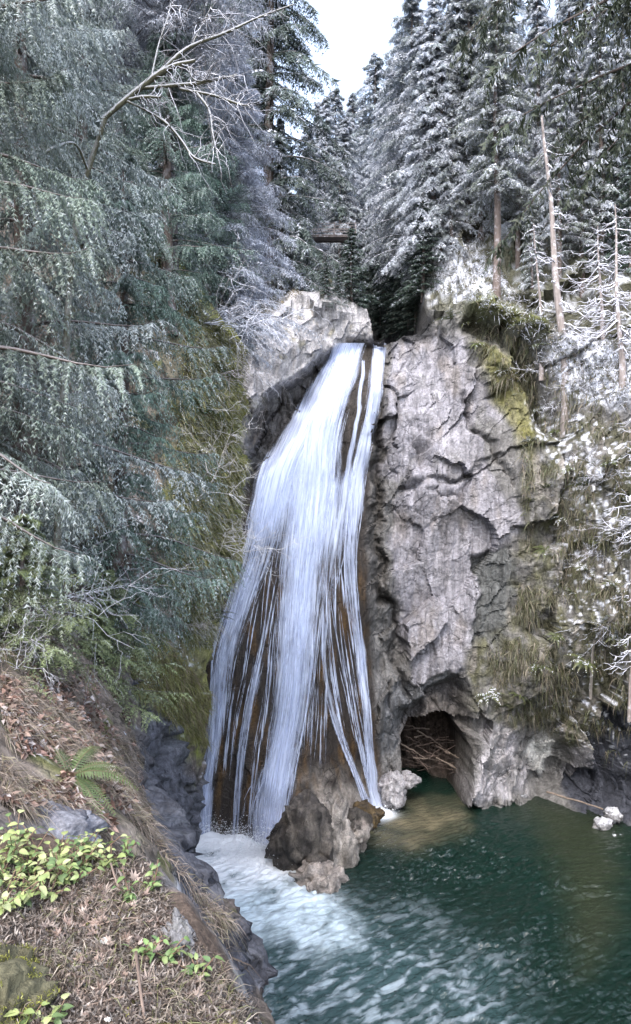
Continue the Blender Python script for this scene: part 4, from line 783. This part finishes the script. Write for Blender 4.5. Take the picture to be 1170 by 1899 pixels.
for pts in [[(190, 222, 15, 13), (255, 166, 15, 12), (300, 130, 15.1, 10), (350, 88, 15.2, 9), (420, 60, 15.4, 7), (480, 32, 15.6, 5), (545, 8, 15.8, 3)],
            [(250, 172, 15, 13), (290, 140, 14.9, 15), (325, 122, 14.8, 13), (362, 112, 14.7, 8)], [(258, 164, 15, 8), (330, 158, 14.8, 9), (385, 152, 14.7, 6), (440, 138, 14.6, 3)],
            [(335, 165, 14.8, 7), (400, 178, 14.6, 6), (440, 192, 14.5, 6), (462, 196, 14.5, 4)], [(232, 186, 15, 6), (268, 203, 14.9, 6), (305, 225, 14.7, 7), (335, 258, 14.6, 6), (360, 292, 14.5, 6), (400, 305, 14.4, 3)],
            [(365, 172, 14.6, 5), (388, 205, 14.5, 5), (395, 250, 14.4, 4), (405, 295, 14.3, 3)], [(165, 320, 15, 6), (140, 268, 14.7, 7), (100, 275, 14.3, 8), (55, 302, 14, 5)], [(280, 147, 15.0, 5), (295, 80, 15.2, 4), (312, 30, 15.3, 3), (318, -5, 15.4, 2)], [(355, 85, 15.2, 4), (375, 45, 15.3, 3), (392, 12, 15.3, 2)],
            [(240, 185, 15, 8), (265, 180, 14.7, 9), (298, 180, 14.6, 6)], [(345, 117, 14.75, 5), (365, 150, 14.7, 4), (420, 140, 14.6, 2)]]:
    V, Qd, c, sp = limb_tube(pts, 'limbs', k=7)
    if pts[0][0] == 165: link('limb', mk_mesh('limb', V, Qd, MAT['twig'], c), mtrunk); continue
    A.add(V, Qd, c)
    for j in range(26):                               # side twigs
        i0 = r.integers(6, 25); st = sp[i0, :3] - mo; u = np.linspace(0, 1, 6); d = nrm(np.array([r.uniform(.2, 1.2), r.normal(0, .5), r.normal(-.1, .7)])); ln = r.uniform(.25, 1.0)
        Pt = st[None] + d[None] * ln * u[:, None] + np.array([0, 0, -1.]) * (u ** 2 * ln * r.uniform(-.2, .6))[:, None] + np.cumsum(r.normal(0, .045, (6, 3)), 0) * (u > 0)[:, None]
        V, Qd = tubes(Pt[None], (np.full(6, .009) * (1.15 - u))[None], 4); A.add(V, Qd, np.array([.11, .10, .09, .7]))
link('limbs', A.mesh('limbs', MAT['twig']), maple)

# ------------------------------------------------------------------ footbridge high in the trees behind the slot
bY = 66.0; bl = at(500, 434, bY); br = at(662, 434, bY); bridge = link('footbridge', None, loc=bl); tag(bridge, 'brown wooden footbridge high among the frosted trees', 'bridge')
def box(c, s):
    c = np.array(c, float); s = np.array(s, float) / 2; sg = np.array([[-1,-1,-1],[1,-1,-1],[1,1,-1],[-1,1,-1],[-1,-1,1],[1,-1,1],[1,1,1],[-1,1,1]])
    return c + sg * s, np.array([[0,3,2,1],[4,5,6,7],[0,1,5,4],[1,2,6,5],[2,3,7,6],[3,0,4,7]])
def box_mesh(name, c, s, colr, mat='bark'):
    V, Qd = box(c, s); return mk_mesh(name, V, Qd, MAT[mat], np.tile(np.array([*colr, .5]), (8, 1)), smooth=False)
bl_len = br[0] - bl[0]; wood = (.2, .175, .17)
link('deck', box_mesh('deck', (bl_len / 2, .7, -.1), (bl_len, 1.5, .08), wood), bridge)
for yy in (.02, 1.38): link('beam', box_mesh('beam', (bl_len / 2, yy, -.22), (bl_len, .1, .12), (.14, .12, .115)), bridge)
rail = box_mesh('rail', (bl_len / 2, 0, 0), (bl_len, .04, .045), (.26, .235, .23)); post = box_mesh('post', (0, 0, .5), (.09, .09, 1.15), wood)
for yy in (-.03, 1.43):
    for zz in (.25, .5, .75, 1.0): link('rail', rail, bridge, loc=(0, yy, zz))
    for k in range(5): link('post', post, bridge, loc=(.15 + k * (bl_len - .3) / 4, yy, 0))

# ------------------------------------------------------------------ driftwood jammed in the cave
r = np.random.default_rng(33)
def log_mesh(seed, ln, rad):
    rr = np.random.default_rng(seed); u = np.linspace(-.5, .5, 9); Pl = np.stack([u * ln, rr.normal(0, .03, 9) + .05 * np.sin(u * 4 + seed), rr.normal(0, .02, 9)], 1)
    V, Qd = tubes(Pl[None], (rad * (1 - .35 * (u + .5)) * (1 + rr.normal(0, .08, 9)))[None], 7); k = 7; n = len(V); V = np.vstack([V, Pl[0], Pl[-1]])
    caps = np.array([[n, (i + 1) % k, i, n] for i in range(k)] + [[n + 1, n - k + i, n - k + (i + 1) % k, n + 1] for i in range(k)])
    T = np.concatenate([Qd[:, [0, 1, 2]], Qd[:, [0, 2, 3]], caps[:, :3]])
    cc = np.array([[.09, .065, .055], [.05, .036, .03], [.14, .11, .09], [.035, .026, .022]])[seed % 4]
    return mk_mesh('driftwood_log', V, T, MAT['bark'], np.tile(np.array([*cc, 0.0]), (len(V), 1)))
logs = [log_mesh(i, L_, rd) for i, (L_, rd) in enumerate([(1.7, .035), (1.2, .028), (2.3, .06), (.8, .025), (1.4, .04), (2.0, .03)])]
heap = np.array([[768,1352],[790,1350],[778,1365],[800,1362],[815,1370],[770,1378],[790,1380],[812,1385],[765,1392],[782,1396],[800,1398],[820,1400],[838,1402],[770,1405],[792,1408],[812,1410],[830,1414],[845,1418],[822,1425],[840,1432],[850,1428],[805,1420],[785,1416],[762,1412],[835,1388],[825,1378]]); heap = np.vstack([heap, heap + r.normal(0, 7, heap.shape)]); heap = heap[(heap[:, 1] > 1345) & (heap[:, 0] > 755) & (heap[:, 0] < 860)]
for i, (a, b) in enumerate(heap):
    Y = 50.9 + (1440 - b) * .022 + r.uniform(-.2, .2); o = link('driftwood_log', logs[i % 6], loc=at(a, b, Y), rot=(r.uniform(0, 6), r.uniform(-.35, .6), r.uniform(-1.1, 1.1)))
    tag(o, 'bare brown driftwood log jammed in the cave mouth', 'driftwood', 'driftwood jammed in the cave')
tag(link('driftwood_log', log_mesh(2, 3.6, .07), loc=at(1065, 1484, 46.5), rot=(0, .12, -.5)), 'lone pale log washed up by the dark wall', 'driftwood')

# ------------------------------------------------------------------ ferns
def fern_mesh(seed, nfr, L, c1, c2, frost=.1, npin=14, arch=.9, w=.16):
    rr = np.random.default_rng(seed); Vs, Cs = [], []
    for i in range(nfr):
        a = i * 2.4 + rr.uniform(-.3, .3); ln = L * rr.uniform(.7, 1.15); u = np.linspace(.08, 1, npin); ev = rr.uniform(.4, 1.0)
        p = np.stack([np.cos(a) * ln * u, np.sin(a) * ln * u, ln * (ev * u - arch * u ** 2 * (ev * .6 + .5))], 1); tg = nrm(np.gradient(p, axis=0)); la = nrm(np.cross(tg, np.array([0, 0, 1.])))
        pr = np.vstack([[0, 0, 0], p]); lr = nrm(np.cross(np.gradient(pr, axis=0), np.array([0, 0, 1.]))) * .008; Vs.append(np.concatenate([np.stack([pr[:-1] - lr[:-1], pr[:-1] + lr[:-1], pr[1:] + lr[1:]], 1), np.stack([pr[:-1] - lr[:-1], pr[1:] + lr[1:], pr[1:] - lr[1:]], 1)]).reshape(-1, 3)); Cs.append(np.tile(np.array([.09, .07, .04]), (6 * npin, 1)))
        pw = w * ln * np.sin(np.pi * u ** .6 * .95) + .01
        for sg in (1, -1):
            tip = p + la * sg * pw[:, None] + tg * pw[:, None] * .35 - np.array([0, 0, 1.]) * pw[:, None] * .25; b = tg * (ln / npin * .42)
            Vs.append(np.stack([p - b, p + b, tip], 1).reshape(-1, 3)); cc = np.array(c1) * (1 - u)[:, None] + np.array(c2) * u[:, None]; cc = cc * rr.uniform(.7, 1.3); fz = (rr.uniform(0, 1, npin) < frost)[:, None]
            Cs.append(np.repeat(np.where(fz, np.array([[.6, .63, .7]]), cc), 3, 0))
    V = np.concatenate(Vs); return mk_mesh('fern', V, np.arange(len(V)).reshape(-1, 3), MAT['herb'], np.concatenate(Cs), smooth=False)
ferns = [fern_mesh(i, 13, .95, (.05, .07, .025), (.10, .12, .045), fr) for i, fr in enumerate([.02, .15, .35])]
for i, (a, b) in enumerate([(885,640),(905,590),(935,588),(960,602),(1000,640),(930,690),(1010,905),(1050,870),(1040,960),(980,930),(1060,1100),(1090,1060),(1030,1180),(1080,1225),(1120,1150),(960,1290),(1000,1235),(1050,1280),(862,600),(835,592),(1140,1090),(1010,1020),(1000,760),(980,820),(1030,800),(1085,900),(905,1290),(930,1310),(1130,860),(1150,930),(1110,1010),(1150,1180),(1020,1310)]):
    p = on_cliff(a, b); tag(link('fern', ferns[i % 3], loc=p + np.array([0, -.15, 0]), rot=(.5, 0, R_.uniform(0, 6.28)), scale=R_.uniform(.7, 1.3)), 'drooping sword fern on the mossy cliff right of the fall', 'fern', 'ferns on the mossy cliff')
hb = hit_bank([400,372,425,357,428,410,352,392,330,440,300,410,425,365,340,385,250,215,280,395], [690,770,800,900,950,1030,1120,1150,1165,1060,1080,1105,700,840,980,1080,1040,1090,1180,620])
for i, p in enumerate(hb):
    if np.isfinite(p[1]): tag(link('fern', ferns[i % 2], loc=p + np.array([.1, -.1, 0]), rot=(.3, .4, R_.uniform(0, 6.28)), scale=R_.uniform(.8, 1.3)), 'sword fern hanging on the mossy brink left of the fall', 'fern', 'ferns on the mossy brink')
p = hit_bank([130], [1440])[0]; tag(link('fern', fern_mesh(9, 16, .85, (.05, .08, .03), (.12, .16, .06), 0, 22), loc=p, rot=(.3, .2, 0), scale=.85), 'soft green fern alone on the dry grass slope', 'fern')

# ------------------------------------------------------------------ ground cover
def blades(name, pts, ln, wd, cols, dirs, sag, seed, label=None):
    rr = np.random.default_rng(seed); n = len(pts); L_ = ln * rr.uniform(.5, 1.4, (n, 1)); d = nrm(dirs + rr.normal(0, .45, (n, 3))); lat = nrm(np.cross(d, rr.normal(0, 1, (n, 3))))
    w_ = wd * rr.uniform(.6, 1.3, (n, 1)); m = pts + d * L_ * .5 + np.array([0, 0, -1.]) * sag * L_ * .2; t = pts + d * L_ + np.array([0, 0, -1.]) * sag * L_
    V = np.stack([pts - lat * w_, pts + lat * w_, m + lat * w_ * .8, m - lat * w_ * .8, t], 1).reshape(-1, 3); b = np.arange(n)[:, None] * 5
    T = np.concatenate([b + [[0, 1, 2]], b + [[0, 2, 3]], b + [[3, 2, 4]]]); cs = np.asarray(cols)[rr.integers(0, len(cols), n)] * rr.uniform(.6, 1.3, (n, 1))
    o = link(name, mk_mesh(name, V, T, MAT['herb'], np.repeat(cs, 5, 0), smooth=False)); return tag(o, label, None, None, 'stuff')
def scatter_poly(poly, n, seed):
    rr = np.random.default_rng(seed); poly = np.array(poly, float); lo, hi = poly.min(0), poly.max(0); out = np.zeros((0, 2))
    while len(out) < n:
        c = rr.uniform(lo, hi, (n * 2, 2)); out = np.vstack([out, c[poly_sd(c[:, 0], c[:, 1], poly) > 0]])
    return out[:n]
def ok(p): return p[np.isfinite(p).all(1)]
STRAW = [(.27, .22, .18), (.2, .16, .13), (.35, .30, .26), (.14, .115, .095), (.24, .22, .14)]
pp = scatter_poly([(0,1180),(160,1190),(230,1300),(265,1450),(300,1570),(370,1650),(440,1725),(440,1790),(330,1660),(250,1570),(120,1540),(0,1480)], 15000, 1)
g = ok(hit_bank(pp[:, 0], pp[:, 1])); g = g[fbm(g * .8, 4, 512) > -.1]; blades('dry_grass', g, .30, .0045, STRAW, np.array([[.55, -.35, .15]]), .7, 2)
pp = scatter_poly([(0,1180),(160,1190),(240,1330),(270,1470),(200,1540),(0,1480)], 5000, 31)
g = ok(hit_bank(pp[:, 0], pp[:, 1])); g = g[fbm(g * .7, 3, 511) > -.05]; blades('leaf_litter', g + np.array([.03, -.03, .02]), .10, .03, [(.26, .17, .14), (.2, .12, .10), (.34, .25, .21), (.12, .08, .06), (.42, .38, .38)], np.array([[.4, -.4, .1]]), .2, 32)
pp = scatter_poly([(180,1150),(300,1180),(395,1290),(400,1400),(350,1360),(260,1290)], 9000, 3)
g = ok(hit_bank(pp[:, 0], pp[:, 1])); blades('grass', g, .45, .010, [(.14, .15, .04), (.2, .2, .05), (.22, .17, .12), (.1, .1, .04)], np.array([[.5, -.5, .1]]), .8, 4)
pp = scatter_poly([(345,560),(455,640),(465,900),(440,1080),(400,1210),(330,1180),(300,1050),(330,800)], 15000, 5)
g = ok(hit_bank(pp[:, 0], pp[:, 1])); blades('undergrowth', g, .42, .016, [(.14, .15, .06), (.2, .2, .07), (.09, .105, .045), (.27, .26, .16), (.38, .39, .38)], np.array([[.6, -.4, .1]]), .7, 6)
pp = scatter_poly([(865,600),(985,600),(1020,700),(1170,760),(1170,1420),(1060,1360),(960,1330),(880,1300),(880,1220),(950,1150),(975,1000),(965,820),(905,700)], 16000, 7)
g = ok(hit_cliff(pp[:, 0], pp[:, 1])); g = g[fbm(g * .45, 4, 510) > .02]; blades('undergrowth', g, .55, .022, [(.085, .08, .045), (.12, .11, .07), (.06, .065, .03), (.18, .155, .12), (.09, .10, .05)], np.array([[-.1, -.45, -.3]]), .9, 8)
pp = scatter_poly([(450,545),(540,530),(560,545),(500,575),(450,600)], 1500, 9)
g = ok(hit_cliff(pp[:, 0], pp[:, 1])); blades('undergrowth', g, .35, .02, [(.14, .12, .06), (.2, .16, .09), (.1, .1, .05)], np.array([[0, -.5, .5]]), .5, 10)
pp = scatter_poly([(800,440),(900,440),(960,560),(1040,600),(1170,640),(1170,760),(1040,720),(960,620),(880,560),(800,540)], 7000, 11)
g = ok(hit_cliff(pp[:, 0], pp[:, 1])); blades('undergrowth', g, .45, .022, [(.1, .1, .06), (.5, .52, .6), (.66, .68, .75), (.13, .11, .07), (.07, .08, .04)], np.array([[0, -.5, .5]]), .6, 12)

# ------------------------------------------------------------------ the ledge: shrubs, fallen leaves, sticks
rr = np.random.default_rng(91)
pp = scatter_poly([(0,1600),(280,1570),(320,1690),(400,1790),(500,1899),(0,1899)], 14000, 13); g = ok(hit_ledge(pp[:, 0], pp[:, 1]))
blades('leaf_litter', g + np.array([0, 0, .004]), .045, .005, [(.17, .135, .115), (.11, .09, .078), (.23, .195, .17), (.065, .055, .048), (.30, .265, .24)], np.array([[0, 0, .15]]), .15, 14)
def leaf_mesh(name, L, W, c, seed, cup=.25):
    rl = np.random.default_rng(seed); u = np.linspace(0, 1, 7); hw = W * np.sin(np.pi * u ** .8) ** .8 * (1 - .25 * u); z = -.35 * L * u ** 2
    Vc = np.stack([u * L, np.zeros(7), z], 1); Vl = np.stack([u * L, hw, z + cup * hw], 1); Vr = np.stack([u * L, -hw, z + cup * hw], 1); V = np.vstack([Vl, Vc, Vr]); i = np.arange(6)
    Qd = np.concatenate([np.stack([i, i + 7, i + 8, i + 1], 1), np.stack([i + 7, i + 14, i + 15, i + 8], 1)]); cc = np.tile(np.array(c), (21, 1)); cc[7:14] *= 1.25
    return mk_mesh(name, V, Qd, MAT['herb'], cc)
lv = [leaf_mesh('leaf', .06, .022, c, i) for i, c in enumerate([(.19, .24, .09), (.25, .29, .12), (.10, .15, .06), (.30, .33, .17)])]
small = [leaf_mesh('leaf', .055, .017, c, 10 + i) for i, c in enumerate([(.13, .2, .07), (.17, .22, .09), (.09, .15, .06)])]
def shrub(a, b, nst, h, leaves, lab, spread=.2, group=None, nl=6, kind='salal_shrub', cat='shrub'):
    p = hit_ledge([a], [b])[0]
    if not np.isfinite(p[1]): p = at(a, b, 5.2)
    e = link(kind, None, loc=p); tag(e, lab, cat, group); Pst = []
    for k in range(nst):
        az_ = rr.uniform(0, 6.28); u = np.linspace(0, 1, 6); hh = h * rr.uniform(.5, 1.2); sp = spread * rr.uniform(.4, 1.2)
        st = np.stack([np.cos(az_) * sp * u ** 1.4, np.sin(az_) * sp * u ** 1.4, hh * u - .04 * (u == 0)], 1); Pst.append(st)
        for j in range(nl):
            q = st[-1] * (1 - j * .13) if j < 5 else st[3]; q = st[int(np.clip(5 - j * .8, 1, 5))]
            link('leaf', leaves[rr.integers(0, len(leaves))], e, loc=q, rot=(rr.normal(0, .3), rr.normal(-.15, .3), az_ + j * 2.4 + rr.uniform(-.4, .4)), scale=rr.uniform(.55, 1.25))
    V, Qd = tubes(np.array(Pst), np.full((nst, 6), .0035), 4); link('stems', mk_mesh('stems', V, Qd, MAT['bark'], np.tile(np.array([.14, .09, .06, 0]), (len(V), 1))), e)
shrub(25, 1600, 5, .22, lv, 'yellow-green leafy shrub in front of the bluish boulder', .18)
shrub(75, 1595, 5, .20, lv, 'broad-leaved shrub spilling over the bluish boulder', .18)
shrub(130, 1600, 5, .18, lv, 'leafy shrub at the middle of the ledge rim thicket', .16)
shrub(180, 1600, 4, .17, lv, 'leafy shrub at the grassy end of the ledge rim thicket', .15)
for i_, (a_, b_) in enumerate([(5,1625),(50,1615),(105,1612),(155,1612),(205,1608),(60,1640),(115,1640),(5,1690),(165,1590),(30,1575)]):
    shrub(a_, b_, 7, .16, lv, 'yellow-green leafy shrub packed in the ledge rim thicket', .17, 'shrubs of the ledge rim thicket', 7)
shrub(235, 1590, 4, .15, small, 'small-leaved sprig at the very rim of the ledge', .12)
shrub(40, 1680, 5, .15, lv, 'bright green leafy shrub above the mossy dark rock', .14)
shrub(90, 1670, 4, .15, lv, 'fresh green shrub beside the drift of dead leaves', .13)
shrub(20, 1645, 4, .17, lv, 'shrub with large pale leaves behind the mossy dark rock', .14)
shrub(140, 1640, 4, .12, small, 'low small-leaved plant among the dead leaves', .12)
shrub(240, 1670, 5, .13, small, 'dark green low plant near the lip of the ledge', .13)
shrub(285, 1650, 5, .13, small, 'blue-green sprigs hanging at the lip of the ledge', .12)
shrub(265, 1775, 4, .09, small, 'few-leaved creeper beside the upright stick', .11)
shrub(310, 1780, 4, .09, small, 'creeper with pale leaves by the grey slab', .1)
shrub(370, 1815, 4, .10, small, 'green tuft at the outer corner of the ledge', .1)
shrub(60, 1890, 3, .06, lv, 'bright leaves of a seedling against the mossy rock foot', .07)
shrub(105, 1895, 3, .05, lv, 'yellow-green seedling in the bare soil', .07)
def maple_leaf(seed, S):
    rl = np.random.default_rng(seed); a = np.linspace(0, 2 * np.pi, 21)[:-1]; rad = S * np.array([1, .5, .85, .42, .8, .4, .7, .35, .55, .3, .25, .3, .55, .35, .7, .4, .8, .42, .85, .5]); curl = rl.uniform(.3, 1.1, 20)
    V = np.stack([np.cos(a) * rad, np.sin(a) * rad, curl * rad ** 2 / S * .6 + rl.normal(0, .06 * S, 20)], 1); V = np.vstack([V, [[0, 0, 0]]]); i = np.arange(20); T = np.stack([i, (i + 1) % 20, np.full(20, 20)], 1)
    return mk_mesh('fallen_leaf', V, T, MAT['herb'], np.tile(np.array([[.25, .185, .155], [.18, .135, .115], [.31, .25, .215], [.12, .09, .08]][seed % 4]), (21, 1)), smooth=False)
ml = [maple_leaf(i, S) for i, S in enumerate([.055, .045, .062, .04, .05])]
pp = np.vstack([scatter_poly([(150,1650),(225,1640),(230,1700),(180,1740),(60,1760),(60,1700)], 46, 21), scatter_poly([(150,1740),(270,1740),(300,1880),(130,1890)], 40, 22), scatter_poly([(220,1600),(320,1700),(400,1800),(450,1890),(280,1890)], 26, 23)]); g = hit_ledge(pp[:, 0], pp[:, 1])
for i, p in enumerate(g):
    if np.isfinite(p[1]): tag(link('fallen_leaf', ml[i % 5], loc=p + np.array([0, 0, .012]), rot=(rr.normal(0, .45), rr.normal(0, .45), rr.uniform(0, 6.28)), scale=rr.uniform(.7, 1.15)), 'curled brown dead maple leaf lying on the ledge soil', 'leaf', 'dead leaves on the ledge')
for (a, b, sz, lab) in [(195,1750,.022,'white pebble lying among the dead leaves on the ledge'), (142,1768,.016,'small oval white pebble beside the mossy rock'), (200,1893,.012,'tiny white pebble in the bare soil at the foot of the ledge')]:
    p = hit_ledge([a], [b])[0]; add_rock('pebble', lab, 'pebble', p + np.array([0, 0, sz * .5]), (sz * 1.3, sz, sz * .8), int(a), (.6, .6, .58), None, 0, 'snowrock', sub=3)
def stick(pts, rad, lab, c=(.16, .12, .10)):
    p = np.array([at(*q) for q in pts]); V, Qd = tubes((smooth_path(p, 12) - p[0])[None], np.full((1, 12), rad), 6); tag(link('stick', mk_mesh('stick', V, Qd, MAT['bark'], np.tile(np.array([*c, 0.]), (len(V), 1))), loc=p[0]), lab, 'stick')
b1 = hit_ledge([268], [1890])[0]; stick([(270, 1898, b1[1]), (262, 1850, b1[1] + .05), (256, 1800, b1[1] + .06), (252, 1765, b1[1] + .05)], .008, 'dark upright stick standing in the ledge soil')
b1 = hit_ledge([222], [1655])[0]; stick([(222, 1652, b1[1]), (214, 1630, b1[1] + .02), (205, 1600, b1[1] + .05)], .007, 'short grey stick leaning among the rim shrubs')
for (a, b, a2, b2, lab) in [(160,1870,290,1845,'long thin twig lying across the ledge soil'), (180,1720,260,1705,'thin twig lying over the drift of dead leaves'), (300,1860,350,1800,'bent twig near the outer corner of the ledge')]:
    g = hit_ledge([a, (a + a2) / 2, a2], [b, (b + b2) / 2 - 4, b2])
    if np.isfinite(g).all():
        g[:, 2] += .012; V, Qd = tubes((smooth_path(g, 10) - g[0])[None], np.full((1, 10), .005), 5); tag(link('twig', mk_mesh('twig', V, Qd, MAT['bark'], np.tile(np.array([.2, .15, .12, 0.]), (len(V), 1))), loc=g[0]), lab, 'twig')

# flung spray where the strands land
def spray(a, b, Y, sx, sy, sz, n, seed):
    q = np.random.default_rng(seed); p = at(a, b, Y) + q.normal(0, 1, (n, 3)) * np.array([sx, sy, sz]); p[:, 2] = np.abs(p[:, 2]) * .9 + .02
    e = .02 * q.uniform(.3, 1.6, (n, 1)); V = np.stack([p + q.normal(0, 1, (n, 3)) * e, p + q.normal(0, 1, (n, 3)) * e, p + q.normal(0, 1, (n, 3)) * e], 1).reshape(-1, 3)
    return V
V = np.concatenate([spray(490, 1590, 40.2, 1.0, .5, .8, 12000, 1), spray(380, 1545, 43.2, .6, .4, .6, 5000, 2), spray(437, 1550, 42.6, .4, .4, .4, 1200, 3), spray(704, 1503, 46.6, .5, .4, .35, 1500, 4), spray(440, 1600, 40.5, 1.5, 1.0, .35, 6000, 5)])
tag(link('spray', mk_mesh('spray', V, np.arange(len(V)).reshape(-1, 3), MAT['herb'], np.tile(np.array([.85, .87, .9]), (len(V), 1)), smooth=False)), kind='stuff')

me = mossy.data; mv = np.zeros(len(me.vertices) * 3); me.vertices.foreach_get('co', mv); mv = mv.reshape(-1, 3); mk = mv + np.array(mossy.location)
q = np.random.default_rng(55); mk = mk[(fbm(mk * 5, 3, 520) > .05) & (mv[:, 2] > .05)]; mk = mk[q.integers(0, len(mk), 5000)] + q.normal(0, .006, (5000, 3))
blades('moss', mk, .022, .003, [(.24, .25, .05), (.17, .18, .045), (.3, .3, .08), (.11, .11, .04)], np.array([[0, -.2, .8]]), .2, 56)
pp = scatter_poly([(0,1640),(120,1660),(300,1720),(300,1890),(0,1890)], 2500, 57); g = ok(hit_ledge(pp[:, 0], pp[:, 1])); g = g[fbm(g * 3.1, 3, 521) > .2]
blades('moss', g, .022, .003, [(.24, .25, .05), (.17, .18, .045), (.3, .3, .08)], np.array([[0, -.2, .8]]), .2, 58)

pp = scatter_poly([(0,1600),(280,1580),(320,1690),(400,1790),(500,1899),(0,1899)], 5000, 61); g = ok(hit_ledge(pp[:, 0], pp[:, 1])); g = g[fbm(g * 1.7, 3, 523) > .0]
blades('dry_grass', g, .13, .0022, [(.25, .2, .16), (.17, .14, .11), (.32, .28, .23), (.15, .16, .07)], np.array([[.3, -.2, .35]]), .5, 62)
